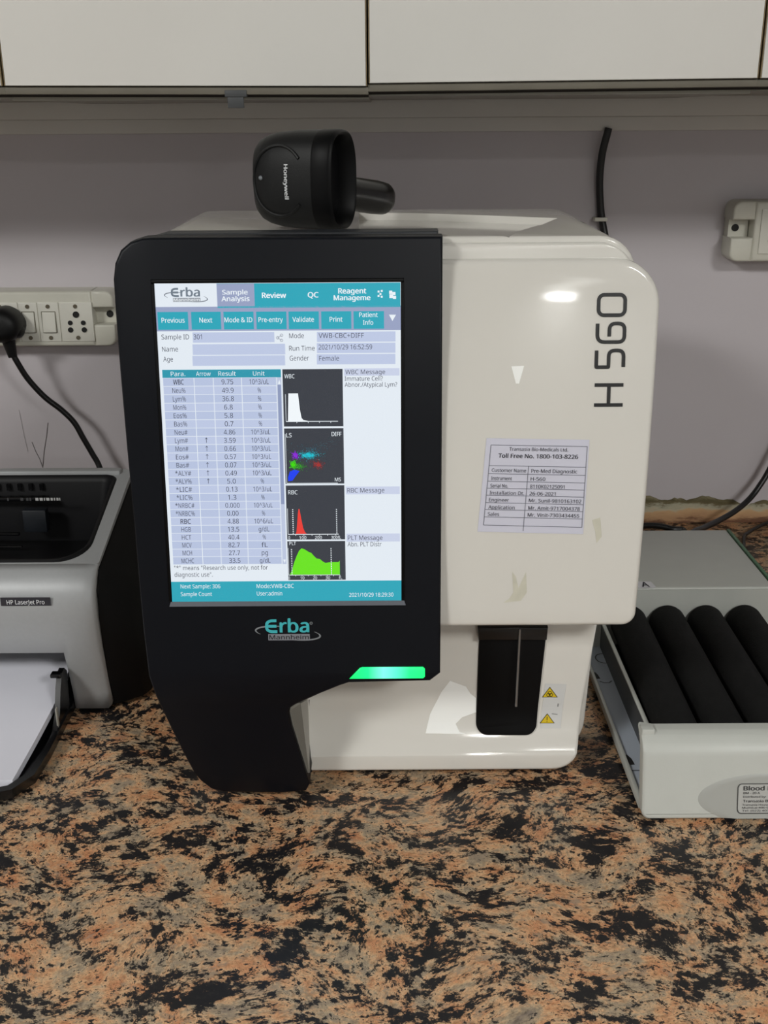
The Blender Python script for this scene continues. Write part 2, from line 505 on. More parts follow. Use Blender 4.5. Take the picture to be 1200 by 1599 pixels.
# hairline cracks in the paint at the left
def crack(pts, w):
    F = Flat(lambda x, z, l: Vector((x, YB - 0.0006, z)))
    P = [PY(u, v, YB) for u, v in pts]
    F.stroke([(q.x, q.z) for q in P], w, (70, 64, 62))
    return F.bm
wall = bpy.data.objects['wall_back']
part('crack', crack([(75, 660), (73, 680), (69, 705), (67, 728)], 0.0006), M['decal'], wall, 0)
part('crack', crack([(50, 690), (56, 705), (62, 716), (67, 730)], 0.0005), M['decal'], wall, 0)
part('crack', crack([(30, 640), (38, 680), (44, 705)], 0.0003), M['decal'], wall, 0)

# ================================================================== WALL CABINETS
YD = 0.28
def cabinet(name, label, x0, x1, zl, zr, extra=None):
    t = thing(name, label, 'cabinet', ((x0 + x1) / 2, YD + 0.15, 0.515), 'wall cabinets above the counter')
    zc = min(zl, zr) - 0.0098
    t.location.z = zc
    part('carcass', bx(x0 - 0.002, x1 + 0.002, YD + 0.022, YB - 0.021, zc, 1.2), M['carcass'], t)
    part('front_frame', slab([(x0 - 0.002, zl - 0.0088), (x1 + 0.002, zr - 0.0088), (x1 + 0.002, 1.2), (x0 - 0.002, 1.2)], lambda z: YD + 0.0195, 0.0024), M['gap'], t)  # dark lower edge stands in for the shadow line below the rail
    part('bottom_rail', slab([(x0 - 0.002, zl - 0.0068), (x1 + 0.002, zr - 0.0068), (x1 + 0.002, zr - 0.0006), (x0 - 0.002, zl - 0.0006)], lambda z: YD + 0.004, 0.015, bev=0.001, seg=2), M['shaded_edge'], t)
    bm = nb()
    loops = []
    o = [(x0, zl), (x1, zr), (x1, 1.19), (x0, 1.19)]
    door = part('door', slab(o, lambda z: YD, 0.018, bev=0.0012, seg=2), M['laminate'], t)
    part('edge_band', bx(x0 - 0.0009, x0 - 0.0001, YD + 0.001, YD + 0.018, zl, 1.19), M['edge_band'], door)
    part('edge_band', bx(x1 + 0.0001, x1 + 0.0009, YD + 0.001, YD + 0.018, zr, 1.19), M['edge_band'], door)
    return t
zb = lambda u, v: PY(u, v, YD).z
xa = PY(5, 110, YD).x; xm0 = PY(571.5, 100, YD).x; xm1 = PY(577.5, 100, YD).x; xz = PY(1187, 90, YD).x
cA = cabinet('wall_cabinet', 'white wall cabinet cut off by the left edge of the photo', xa - 0.44, xa - 0.0035, zb(8, 134), zb(8, 134))
cB = cabinet('wall_cabinet', 'white wall cabinet door above the printer and touchscreen', xa, xm0, zb(12, 134), zb(570, 134.5))
cC = cabinet('wall_cabinet', 'white wall cabinet door above the analyzer white cover', xm1, xz, zb(580, 130), zb(1185, 122))
cD = cabinet('wall_cabinet', 'white wall cabinet cut off by the right edge of the photo', xz + 0.0035, xz + 0.44, zb(1192, 122), zb(1192, 122))
# little metal tab under the left cabinet door
q = PY(368, 148.5, YD + 0.006)
bm = nb(); box(bm, q.x - 0.009, q.x + 0.010, q.y - 0.003, q.y + 0.004, q.z - 0.0015, q.z + 0.004, 0.0005)
box(bm, q.x - 0.007, q.x + 0.007, q.y - 0.002, q.y + 0.001, q.z - 0.0105, q.z + 0.001, 0.0005)
part('latch_tab', bm, M['dark_grey'], cB)

# ================================================================== ANALYZER
TAN = math.tan(math.radians(6))
def prof_panel(z):
    if z >= 0.125: return -0.03 + (z - 0.115) * TAN
    if z >= 0.105:
        t = (0.125 - z) / 0.02; return -0.03 + 0.01 * TAN - t * 0.02 * TAN + t * t * 0.0018
    return -0.03 + 0.01 * TAN - 0.02 * TAN + 0.0018 + ((0.105 - z) / 0.105) * 0.019
def prof_door(z):
    s = z - 0.15
    if s > 0.245: return -0.016 + 0.02 * 0.245 + 0.36 * 0.245 ** 2 + (s - 0.245) * (0.02 + 0.72 * 0.245)
    return -0.016 + 0.02 * s + 0.36 * s * abs(s)
def prof_low(z):
    if z > 0.062: return 0.030
    if z > 0.024: return 0.030 - 0.014 * ((0.062 - z) / 0.038) ** 2
    return 0.016
A = thing('blood_analyzer', 'black and white blood cell analyzer with a lit touchscreen on the granite counter', 'analyzer', (0, 0.2, 0))

# --- white body: rounded extrusion running back
BZ = 0.4228
sec = rrect(-0.1725, 0.1725, 0.012, BZ, (0.012, 0.03, 0.026, 0.026), 8)
def taper(x, z): return x * (1.0 if z > 0.16 else 0.93)
rings = []
for y, dz, ins in ((0.026, 0, 0.0026), (0.0266, 0, 0.0012), (0.0277, 0, 0.0003), (0.029, 0, 0), (0.25, 0, 0), (0.27, -0.001, 0.001), (0.285, -0.006, 0.004), (0.40, -0.05, 0.010), (0.455, -0.07, 0.016)):
    rg = []
    for x, z in sec:
        zz = z if z < 0.2 else z + dz
        cx, cz = 0.0, 0.2
        f = 1 - ins / 0.19
        rg.append((taper(x * f, z), y + (0.012 if z < 0.2 and y < 0.1 else 0), 0.012 + (zz - 0.012) * (1 - ins * 0.6 / 0.41)))
    rings.append(rg)
body = part('housing', fixn(loft(nb(), rings)), M['white'], A, 40)
part('housing_rim', slab(rrect(-0.169, 0.1695, 0.16, 0.4190, (0.004, 0.004, 0.024, 0.024), 8), lambda z: 0.0185, 0.012, bev=0.0016, seg=3), M['white'], A, 40)
# finger recess sunk into the hood top
def carve(o, cutter):
    me = bpy.data.meshes.new('cut'); cutter.to_mesh(me); cutter.free()
    c = bpy.data.objects.new('cut', me); COL.objects.link(c); c.location = root_loc(o) * 0
    w_ = root_loc(o); me.transform(Matrix.Translation(-w_)); c.parent = o.parent
    md = o.modifiers.new('carve', 'BOOLEAN'); md.object = c; md.operation = 'DIFFERENCE'; md.solver = 'EXACT'
    bpy.context.view_layer.update()
    dg = bpy.context.evaluated_depsgraph_get()
    new = bpy.data.meshes.new_from_object(o.evaluated_get(dg)); old = o.data
    o.modifiers.clear(); o.data = new; new.name = old.name
    bpy.data.objects.remove(c); bpy.data.meshes.remove(me)
    new.polygons.foreach_set('use_smooth', [True] * len(new.polygons)); new.set_sharp_from_angle(angle=math.radians(40))
hq = [PZ(*p, BZ) for p in ((560, 332), (640, 332), (760, 336), (872, 340.5), (850, 350), (815, 360), (797, 370), (700, 364), (600, 362), (560, 361))]
hc = sum(hq, Vector()) / len(hq)
bm = nb(); vt = [bm.verts.new((q.x, q.y, BZ + 0.004)) for q in hq]; vb = [bm.verts.new((hc.x + (q.x - hc.x) * 0.985, hc.y + (q.y - hc.y) * 0.93, BZ - 0.0055)) for q in hq]
bm.faces.new(vt); bm.faces.new(vb[::-1])
for i in range(len(vt)): bm.faces.new((vt[i], vb[i], vb[(i + 1) % len(vt)], vt[(i + 1) % len(vt)]))
carve(body, fixn(bm))

# feet
for x, y in ((-0.13, 0.08), (0.13, 0.08), (-0.13, 0.42), (0.13, 0.42)):
    bm = nb(); bmesh.ops.create_cone(bm, cap_ends=True, segments=20, radius1=0.012, radius2=0.013, depth=0.0122, matrix=Matrix.Translation((x, y, 0.0061)))
    part('foot', bm, M['rubber'], A)

# --- lower front shell
pl = lambda u, v: PF(u, v, prof_low)
xr_t = pl(934, 985).x; xr_b = pl(907, 1165).x
zt = pl(800, 972).z; z0 = 0.0105
o = [(-0.112, z0), (xr_b - 0.004, z0), (xr_b + 0.001, 0.05), (xr_t, zt), (-0.112, zt)]
o = fillet(o, [0, 0.034, 0.02, 0, 0], 8)
lf = part('lower_front', slab(o, prof_low, 0.03, bev=0.003, seg=3, cuts=[0.024 + 0.003 * i for i in range(14)]), M['white'], A, 30)
# --- white door
dpt = [(640, 403), (1000, 401), (1031, 430), (1028, 560), (1012, 760), (1001, 900), (995, 976), (640, 977)]
dx = outl([(1031.5, 450)], prof_door)[0]
P = outl([(660, 406), (1032, 400), (994, 978), (660, 978)], prof_door)
x_l = P[0][0]; ztop = P[0][1]; zbot = P[2][1]
xr1 = outl([(1031.5, 470)], prof_door)[0][0]; xr2 = outl([(996.5, 940)], prof_door)[0][0]
poly = [(x_l, zbot), (xr2 - 0.0005, zbot), (xr1 + 0.001, ztop), (x_l, ztop)]
def fillet_r(poly, rads, n=10):
    out = []
    for i in range(len(poly)):
        p = Vector(poly[i]); r = rads[i]
        if r <= 0: out.append(tuple(p)); continue
        a = (Vector(poly[i - 1]) - p).normalized(); b = (Vector(poly[(i + 1) % len(poly)]) - p).normalized()
        half = math.acos(max(-1, min(1, a.dot(b)))) / 2
        d = r / math.tan(half); c = p + (a + b).normalized() * (r / math.sin(half))
        s = p + a * d; e = p + b * d
        a0 = math.atan2(s.y - c.y, s.x - c.x); a1 = math.atan2(e.y - c.y, e.x - c.x)
        while a1 - a0 > math.pi: a1 -= 2 * math.pi
        while a1 - a0 < -math.pi: a1 += 2 * math.pi
        for k in range(n + 1):
            t = a0 + (a1 - a0) * k / n; out.append((c.x + r * math.cos(t), c.y + r * math.sin(t)))
    return out
door_out = fillet_r(poly, [0, 0.010, 0.030, 0])
door = part('cover_door', slab(door_out, prof_door, 0.017, bev=0.004, seg=4, cuts=[zbot + (ztop - zbot) * i / 40 for i in range(1, 40)]), M['white'], A, 30)
DCUT = [0.14 + 0.004 * i for i in range(70)]
LCUT = [0.012 + 0.003 * i for i in range(20)]
DM = lambda x, z, l: Vector((x, prof_door(z) - 0.0002 - 0.00012 * l, z))

# model number, reading upwards: H 560
F = Flat(DM, DCUT)
ink = (14, 14, 16)
def glyph(us, vs):            # us: left..right in the photo (cap height), vs: bottom..top (run)
    a = PF(us[0], vs[0], prof_door); b = PF(us[1], vs[1], prof_door)
    return a.x, b.x, a.z, b.z
def G(box4, strokes, w):
    x0, x1, zz0, zz1 = box4
    W, Hh = zz1 - zz0, x1 - x0
    for st, r in strokes:
        # glyph coords: s along run 0..1, t up 0..1 ; glyph up = -x
        pts = [(x1 - t * Hh, zz0 + s * W) for s, t in st]
        if r: pts = rounded_path(pts, r)
        F.stroke(pts, w, ink)
w = 0.0024
hw_ = w / 2
def GB(u0, u1, vb, vt):
    x0, x1, a_, b_ = glyph((u0, u1), (vb, vt)); return (x0 + hw_, x1 - hw_, a_ + hw_, b_ - hw_)
def G(bx4, strokes):
    x0, x1, zz0, zz1 = bx4; W, Hh = zz1 - zz0, x1 - x0
    for st, r in strokes:
        p = [(x1 - t * Hh, zz0 + q * W) for q, t in st]
        F.stroke(fillet(p, r, 5) if r else p, w, ink)
G(GB(926, 976, 635, 598), [([(0, -0.02), (0, 1.02)], 0), ([(1, -0.02), (1, 1.02)], 0), ([(0, 0.5), (1, 0.5)], 0)])
G(GB(928.5, 977.5, 576, 544), [([(1.0, 1), (0, 1), (0, 0.55), (1, 0.55), (1, 0), (0.0, 0)], [0, .0004, .0004, .0042, .0042, 0])])
G(GB(930, 979, 537, 502), [([(1.0, 1), (0, 1), (0, 0), (1, 0), (1, 0.56), (0.30, 0.56)], [0, .005, .0042, .0042, .0042, 0])])
gb = GB(932, 980, 495, 457)
F.stroke(rrect(gb[0], gb[1], gb[2], gb[3], 0.0036, 6), w, ink, closed=True)
part('model_number', F.bm, M['decal'], door, 0)['label'] = 'black model number reading H 560 upwards'

# paper service label on the door
F = Flat(DM, DCUT)
C4 = [PF(u, v, prof_door) for u, v in ((760, 684), (921, 686.5), (911, 834), (746, 830))]
def LB(s, t):                 # label coords, s right 0..1, t down 0..1
    a = C4[0] * (1 - s) + C4[1] * s; b = C4[3] * (1 - s) + C4[2] * s
    q = a * (1 - t) + b * t; return (q.x, q.z)
def quad(s0, s1, t0, t1, col, layer): F.poly([LB(s0, t1), LB(s1, t1), LB(s1, t0), LB(s0, t0)], col, layer)
quad(0, 1, 0, 1, (206, 206, 220), 1)
lc = (96, 98, 110)
lw = 0.006
rows = [0.07, 0.285, 0.37, 0.45, 0.525, 0.60, 0.68, 0.755, 0.835, 0.925]
for t in rows: quad(0.05, 0.985, t - lw / 2, t + lw / 2, lc, 2)
for s in (0.05, 0.982): quad(s - 0.003, s + 0.003, 0.07, 0.925, lc, 2)
quad(0.427, 0.433, 0.285, 0.98, lc, 2)
def LT(s, s0, s1, tb, cap, bold=0.0, col=(66, 67, 78)):
    vs, fs = text_geo(s, bold); a = min(p[0] for p in vs); b = max(p[0] for p in vs)
    pts = [LB(s0 + (x - a) / (b - a) * (s1 - s0), tb - y / CAPH * cap) + (l,) for x, y, l in vs]
    F.mesh(pts, fs, col, 3)
LT('Transasia Bio-Medicals Ltd.', 0.23, 0.80, 0.125, 0.035, 0.01)
LT('Toll Free No. 1800-103-8226', 0.13, 0.90, 0.20, 0.042, 0.03, (46, 46, 54))
left = ['Customer Name', 'Instrument', 'Serial No.', 'Installation Dt.', 'Engineer', 'Application', 'Sales']
lw_ = [0.33, 0.20, 0.17, 0.33, 0.19, 0.25, 0.11]
right = ['Pre-Med Diagnostic', 'H-560', '8110K02125091', '26-06-2021', 'Mr. Sunil-9810163102', 'Mr. Amit-9717004378', 'Mr. Vinit-7303434455']
rw_ = [0.44, 0.14, 0.33, 0.25, 0.50, 0.49, 0.49]
for i in range(7):
    tb = rows[i + 1] + 0.066
    LT(left[i], 0.08, 0.08 + lw_[i], tb, 0.038, 0.006); LT(right[i], 0.46, 0.46 + rw_[i], tb, 0.038, 0.012)
part('service_label', F.bm, M['label'], door, 0)['label'] = 'pale paper service label printed with a table'

# glue marks and two pale patches on the white fronts
def blob(pts, prof, off=0.00015):
    F = Flat(lambda x, z, l: Vector((x, prof(z) - off, z)), DCUT if prof is prof_door else LCUT)
    F.poly([(lambda q: (q.x, q.z))(PF(u, v, prof)) for u, v in pts][::-1], (200, 200, 200)); return F.bm
part('glue_mark', blob([(800, 893), (806, 900), (810, 918), (822, 893), (823, 925), (814, 938), (786, 941), (795, 935), (802, 925)], prof_door), M['residue'], door, 0)
part('glue_mark', blob([(925, 812), (938, 808), (940, 838), (932, 848), (930, 830)], prof_door), M['residue'], door, 0)
part('pale_patch', blob([(799, 572), (819, 571), (811, 599), (806, 599)], prof_door), M['pale_spot'], door, 0)  # door reflection painted as a small pale patch
part('pale_patch', blob([(703, 1063), (728, 1072), (735, 1083), (744, 1090), (744, 1112), (722, 1120), (712, 1130), (718, 1143), (728, 1146), (665, 1145), (672, 1115), (690, 1080)], prof_low), M['pale_spot'], lf, 0)  # irregular patch, paler than the shell around it

# --- black front panel
pts = [(692, 369), (690.5, 700), (688, 1052), (672, 1064), (545, 1067), (530, 1072), (500, 1084), (462, 1101), (454, 1106), (452, 1114), (456, 1135), (470, 1180), (484, 1225), (478, 1236), (440, 1239), (350, 1238), (330, 1233), (313, 1220), (302, 1206), (285, 1175), (262, 1128), (243, 1088), (232, 1056), (224, 990), (217, 915), (209, 820), (198, 705), (187, 580), (180, 490), (176.5, 437), (179, 412), (188, 391), (203, 378), (222, 372), (240, 371)]
po = outl(pts, prof_panel)
cuts = [0.01, 0.03, 0.05, 0.07, 0.09] + [0.100 + 0.003 * i for i in range(11)] + [0.2, 0.3]
panel = part('front_panel', slab(po, prof_panel, 0.018, bev=0.0022, seg=3, cuts=cuts), M['panel'], A, 28)
# rear bezel stepping up behind the panel
prb = lambda z: prof_panel(z) + 0.018
rp = outl([(685, 360), (684, 700), (681, 1045), (560, 1058), (470, 1080), (300, 1080), (240, 1060), (232, 980), (200, 600), (190, 440), (196, 410), (212, 386), (235, 371), (258, 364)], prb)
part('rear_bezel', slab(rp, prb, 0.016, bev=0.002, seg=2, cuts=cuts[5:]), M['panel_edge'], A, 30)
# leg block behind the panel foot with its grey side cheek
lp = outl([(456, 1112), (484, 1225), (470, 1234), (352, 1234), (322, 1215), (290, 1160), (262, 1100), (262, 1080), (440, 1080)], prof_panel)
part('leg', slab(lp, lambda z: prof_panel(z) + 0.018, 0.05, cuts=cuts[:6]), M['black'], A)
ch = [PF(453, 1110, lambda z: prof_panel(z) + 0.004), PF(483, 1207, lambda z: prof_panel(z) + 0.004), PY(486, 1207, 0.022), PY(481, 1092, 0.032), PF(470, 1098, lambda z: prof_panel(z) + 0.004)]
bm = nb()
fa = [bm.verts.new(q) for q in ch]; fb = [bm.verts.new(q + Vector((-0.012, 0.004, 0))) for q in ch]
bm.faces.new(fa); bm.faces.new(fb[::-1])
for i in range(5): bm.faces.new((fa[i], fb[i], fb[(i + 1) % 5], fa[(i + 1) % 5]))
part('leg_cheek', fixn(bm), M['grey_trim'], A)
seam = [PY(483, 1092, 0.0305), PY(484, 1150, 0.0305), PF(486.5, 1206, lambda z: prof_low(z) - 0.0005)]
part('seam', tube(nb(), spline(seam, 6), 0.0007, 6), M['black'], A)

# --- touch screen
SC4 = [(240, 443.5), (624.5, 439.0), (628.5, 936), (271, 939.5)]
prs = lambda z: prof_panel(z)
Q = [PF(u, v, prs) for u, v in SC4]
sx0 = (Q[0].x + Q[3].x) / 2; sx1 = (Q[1].x + Q[2].x) / 2; sz1 = (Q[0].z + Q[1].z) / 2; sz0 = (Q[2].z + Q[3].z) / 2
print('SCREEN', [tuple(round(c, 4) for c in q) for q in Q])
def homog(src, dst):
    Am = []; bv = []
    for (x, y), (X, Y) in zip(src, dst):
        Am.append([x, y, 1, 0, 0, 0, -X * x, -X * y]); bv.append(X)
        Am.append([0, 0, 0, x, y, 1, -Y * x, -Y * y]); bv.append(Y)
    h = np.linalg.solve(np.array(Am), np.array(bv)); return np.append(h, 1).reshape(3, 3)
HM = homog(SC4, [(sx0, sz1), (sx1, sz1), (sx1, sz0), (sx0, sz0)])
def S(u, v):
    w = HM @ np.array([u, v, 1.0]); return (float(w[0] / w[2]), float(w[1] / w[2]))
F = Flat(lambda x, z, l: Vector((x, prof_panel(z) - 0.0008 - 0.00008 * l, z)))
def R(u0, v0, u1, v1, col, layer=1):
    # u measured along the row's own middle, so rows stay true rectangles
    a = S(u0, v0); b = S(u1, v1); F.rect(a[0], b[0], b[1], a[1], col, layer)
def RX(x0, x1, z0, z1, col, layer=1): F.rect(x0, x1, z0, z1, col, layer)
def T(s, u0, u1, vb, cap, col, bold=0.0, layer=4):
    a = S(u0, vb); b = S(u1, vb); c = S(u0, vb - cap); F.text(s, a[0], b[0], a[1], c[1] - a[1], col, layer, bold)
WHT = (226, 234, 242); TEAL = (38, 164, 184); LAV = (150, 160, 192); CELL = (188, 199, 226); INK = (60, 63, 78); TXW = (232, 240, 246); DARK = (52, 56, 64)
RX(sx0, sx1, sz0, sz1, WHT, 0)
R(337, 443, 624.3, 478, TEAL); R(337, 443.5, 397, 478, LAV, 2)
zA = S(430, 478)[1]; zB = S(430, 516)[1]; RX(sx0, sx1, zB, zA, LAV, 1)
# logo in the top left corner
def ellipse_arc(F, cx, cz, rx, rz, a0, a1, w0, w1, col, layer, tilt=0.0, n=28):
    L = []; Rr = []
    for k in range(n + 1):
        t = k / n; a = math.radians(a0 + (a1 - a0) * t); ww = (w0 + (w1 - w0) * math.sin(math.pi * t)) / 2
        ex, ez = math.cos(a), math.sin(a)
        def rot(x, z): return (cx + x * math.cos(tilt) - z * math.sin(tilt), cz + x * math.sin(tilt) + z * math.cos(tilt))
        L.append(rot((rx + ww) * ex, (rz + ww) * ez)); Rr.append(rot((rx - ww) * ex, (rz - ww) * ez))
    for k in range(n): F.poly([L[k], L[k + 1], Rr[k + 1], Rr[k]], col, layer)
def erba(F, x0, x1, z0, z1, cE, cR, cBar, cM, layer=3, reg=True):
    """wordmark in a box: word on top, name bar below, swoosh ring around"""
    W, H = x1 - x0, z1 - z0
    X = lambda s: x0 + s * W
    Z = lambda t: z0 + t * H
    ellipse_arc(F, X(0.50), Z(0.37), 0.49 * W, 0.30 * H, 100, 212, 0.008 * W, 0.030 * W, cR, layer, -0.10)
    ellipse_arc(F, X(0.50), Z(0.37), 0.49 * W, 0.30 * H, -80, 36, 0.008 * W, 0.030 * W, cR, layer, -0.10)
    sw = 0.045 * W
    e = [(X(0.33), Z(0.955)), (X(0.24), Z(0.955)), (X(0.185), Z(0.87)), (X(0.18), Z(0.68)), (X(0.185), Z(0.53)), (X(0.24), Z(0.445)), (X(0.34), Z(0.445))]
    F.stroke(fillet(e, [0, .03 * W, .03 * W, 0, .03 * W, .03 * W, 0], 4), sw, cE, layer + 1)
    F.stroke([(X(0.18), Z(0.70)), (X(0.33), Z(0.70))], sw, cE, layer + 2)
    F.text('rba', X(0.375), X(0.825), Z(0.41), 0.60 * H, cE, layer + 1, 0.035)
    if cBar: F.rect(X(0.20), X(0.83), Z(0.04), Z(0.33), cBar, layer + 1)
    F.text('Mannheim', X(0.215), X(0.815), Z(0.085), 0.20 * H, cM, layer + 2, 0.02)
    if reg:
        F.stroke([(X(0.855) + 0.02 * W * math.cos(a), Z(0.83) + 0.02 * W * math.sin(a)) for a in [k * math.pi / 6 for k in range(12)]], 0.008 * W, cR, layer, True)
        F.text('R', X(0.848), X(0.862), Z(0.80), 0.06 * H, cR, layer, 0.01)
a = S(256, 473); b = S(323, 450)
erba(F, a[0], b[0], a[1], b[1], (110, 122, 134), (130, 136, 146), (150, 156, 164), (226, 232, 236), 3, False)
T('Sample', 346, 386, 460, 7, TXW, 0.03); T('Analysis', 345, 389, 470.5, 7.5, TXW, 0.03)
T('Review', 408, 446, 465, 8, TXW, 0.04); T('QC', 479.5, 496.5, 463.8, 8, TXW, 0.04)
T('Reagent', 527, 571, 457.5, 8, TXW, 0.04); T('Manageme', 520, 577.5, 468, 7.5, TXW, 0.04)
# three tiny status icons
for (u, v, d) in ((590, 454, 3), (595, 453, 3), (590, 461, 3), (595, 462, 3), (593, 458, 3)): R(u - d / 2, v - d / 2, u + d / 2, v + d / 2, TXW, 4)
for (u, v, d) in ((609, 455, 5), (614, 457, 5), (610, 461, 6), (615, 463, 5)): R(u - d / 2, v - d / 2, u + d / 2, v + d / 2, TXW, 4)
# button row
btn = [('Previous', 245, 294, 252, 288), ('Next', 297.5, 345, 311, 331), ('Mode & ID', 348, 396, 350, 393.5), ('Pre-entry', 399, 447, 403, 441), ('Validate', 449.5, 497.5, 456, 489.5), ('Print', 500.5, 548, 514, 534), ('Patient', 551, 599, 560, 589)]
for i, (s, u0, u1, t0, t1) in enumerate(btn):
    R(u0, 488 - i * 0.5, u1, 515 - i * 0.5, TEAL, 2)
    if s != 'Patient': T(s, t0, t1, 504.5 - i * 0.6, 7.5, TXW, 0.012)
T('Patient', 560, 589, 494, 7, TXW, 0.012); T('Info', 566, 582, 506, 7, TXW, 0.012)
F.poly([S(606.5, 490), S(612, 500), S(617.5, 490)], TXW, 3)
# sample fields
R(300, 519.5, 428, 534, CELL); R(300, 538, 445, 553, CELL); R(300, 556, 445, 570, CELL)
R(494, 517.5, 617, 532, CELL); R(494, 535, 617, 549.5, CELL); R(494, 552.5, 617, 567, CELL)
T('Sample ID', 252, 295, 530.5, 7.5, INK); T('Name', 253, 278, 549.5, 7.5, INK); T('Age', 255, 270, 565, 7.5, INK); T('301', 302, 315, 530, 7.5, INK)
T('Mode', 451, 474, 527.5, 7.5, INK); T('Run Time', 451, 491, 547, 7.5, INK); T('Gender', 452, 482, 562.5, 7.5, INK)
T('VWB-CBC+DIFF', 497, 567.5, 527, 7.5, INK); T('2021/10/29 16:52:59', 497, 580.5, 545, 7.5, INK); T('Female', 498, 529, 562.5, 7.5, INK)
def ring(u, v, r, col):
    c = S(u, v); e = S(u + r, v); rr = e[0] - c[0]
    F.stroke([(c[0] + rr * math.cos(k * math.pi / 5), c[1] + rr * math.sin(k * math.pi / 5)) for k in range(10)], rr * 0.4, col, 3, True)
for p in ((433, 527, 2), (439, 523, 2), (439, 531, 2)): ring(*p, (140, 146, 160))
F.stroke([S(439, 523), S(433, 527), S(439, 531)], 0.0003, (140, 146, 160), 3)
# result table
tx0 = S(253, 577)[0]; tx1 = S(431.5, 590)[0]
zt0 = S(350, 577)[1]; zt1 = S(350, 589.5)[1]; ztb = S(350, 881)[1]
sbx1 = S(440, 590)[0]
RX(tx0, sbx1 - 0.0006, zt1, zt0, (40, 150, 172), 2)
cx = [tx0, S(303, 597)[0], S(333, 597)[0], S(377, 597)[0], tx1]
def TC(s, xm, zm, h, wch, col, bold=0.0):
    wd = len(s) * wch; F.text(s, xm - wd / 2, xm + wd / 2, zm - h / 2, h, col, 4, bold)
hh = (zt0 - zt1)
for s, k in (('Para.', 0), ('Arrow', 1), ('Result', 2), ('Unit', 3)):
    TC(s, (cx[k] + cx[k + 1]) / 2, (zt0 + zt1) / 2, hh * 0.55, 0.00195, TXW)
data = [('WBC', 0, '9.75', '10^3/uL'), ('Neu%', 0, '49.9', '%'), ('Lym%', 0, '36.8', '%'), ('Mon%', 0, '6.8', '%'), ('Eos%', 0, '5.8', '%'), ('Bas%', 0, '0.7', '%'), ('Neu#', 0, '4.86', '10^3/uL'), ('Lym#', 1, '3.59', '10^3/uL'), ('Mon#', 1, '0.66', '10^3/uL'), ('Eos#', 1, '0.57', '10^3/uL'), ('Bas#', 1, '0.07', '10^3/uL'), ('*ALY#', 1, '0.49', '10^3/uL'), ('*ALY%', 1, '5.0', '%'), ('*LIC#', 0, '0.13', '10^3/uL'), ('*LIC%', 0, '1.3', '%'), ('*NRBC#', 0, '0.000', '10^3/uL'), ('*NRBC%', 0, '0.00', '%'), ('RBC', 0, '4.88', '10^6/uL'), ('HGB', 0, '13.5', 'g/dL'), ('HCT', 0, '40.4', '%'), ('MCV', 0, '82.7', 'fL'), ('MCH', 0, '27.7', 'pg'), ('MCHC', 0, '33.5', 'g/dL')]
nrow = len(data); rh = (zt1 - ztb) / nrow
for i, (nme, arr, val, unit) in enumerate(data):
    za = zt1 - rh * i; zc = za - rh
    for k in range(4): RX(cx[k] + 0.00025, cx[k + 1] - 0.00025, zc + 0.00018, za - 0.00018, CELL if i % 2 else (182, 194, 222), 1)
    zm = (za + zc) / 2; hcap = rh * 0.58
    wc = 0.0022
    TC(nme, (cx[0] + cx[1]) / 2, zm, hcap, 0.0024 if nme in ('WBC', 'RBC') else wc, INK, 0.02 if nme in ('WBC', 'RBC') else 0.0)
    TC(val, (cx[2] + cx[3]) / 2 , zm, hcap, 0.00195, INK); TC(unit, (cx[3] + cx[4]) / 2, zm, hcap, 0.00185 if len(unit) > 2 else 0.0022, INK)
    if arr:
        xm = (cx[1] + cx[2]) / 2
        F.stroke([(xm, zm - hcap * 0.5), (xm, zm + hcap * 0.55)], 0.0003, INK, 4); F.stroke([(xm - 0.0008, zm + hcap * 0.25), (xm, zm + hcap * 0.55), (xm + 0.0008, zm + hcap * 0.25)], 0.0003, INK, 4)
# scroll bar
RX(tx1 + 0.0003, sbx1 - 0.0006, ztb, zt1, (188, 198, 222), 1); RX(tx1 + 0.0005, sbx1 - 0.0008, ztb + (zt1 - ztb) * 0.33, zt1 - rh * 0.9, (140, 152, 186), 2)
xm = (tx1 + sbx1) / 2
F.poly([(xm - 0.001, zt1 - rh * 0.8), (xm + 0.0008, zt1 - rh * 0.8), (xm, zt1 - rh * 0.3)], TXW, 3)
F.poly([(xm, ztb + rh * 0.15), (xm + 0.001, ztb + rh * 0.6), (xm - 0.001, ztb + rh * 0.6)], TXW, 3)
T('"*" means "Research use only, not for', 274, 420, 890, 6.8, INK); T('diagnostic use".', 274.5, 334, 900.5, 6.8, INK)
# plots: shared column
px0 = S(440.5, 577)[0]; px1 = S(534.5, 577)[0]
def plot(v0, v1):
    z_1 = S(490, v0)[1]; z_0 = S(490, v1)[1]
    RX(px0, px1, z_0, z_1, DARK, 2)
    return lambda s, t: (px0 + s * (px1 - px0), z_0 + t * (z_1 - z_0))
def dots(pl, s, t0, t1, n=13):
    for k in range(n):
        a = pl(s, t0 + (t1 - t0) * (k + 0.15) / n); b = pl(s + 0.018, t0 + (t1 - t0) * (k + 0.6) / n); F.rect(a[0], b[0], a[1], b[1], TXW, 5)
def axis(pl, s0, s1, tb, tt, ticks=()):
    F.stroke([pl(s0, tt), pl(s0, tb)], 0.0003, TXW, 4); F.stroke([pl(s0, tb), pl(s1, tb)], 0.0004, TXW, 5)
    for s in ticks: F.stroke([pl(s, tb), pl(s, tb - 0.03)], 0.0003, TXW, 5)
def PT(pl, s, s0, s1, t, h, col=TXW, bold=0.0):
    a = pl(s0, t); b = pl(s1, t + h); F.text(s, a[0], b[0], a[1], b[1] - a[1], col, 5, bold)
pl = plot(575.5, 665)
PT(pl, 'WBC', 0.03, 0.20, 0.845, 0.07)
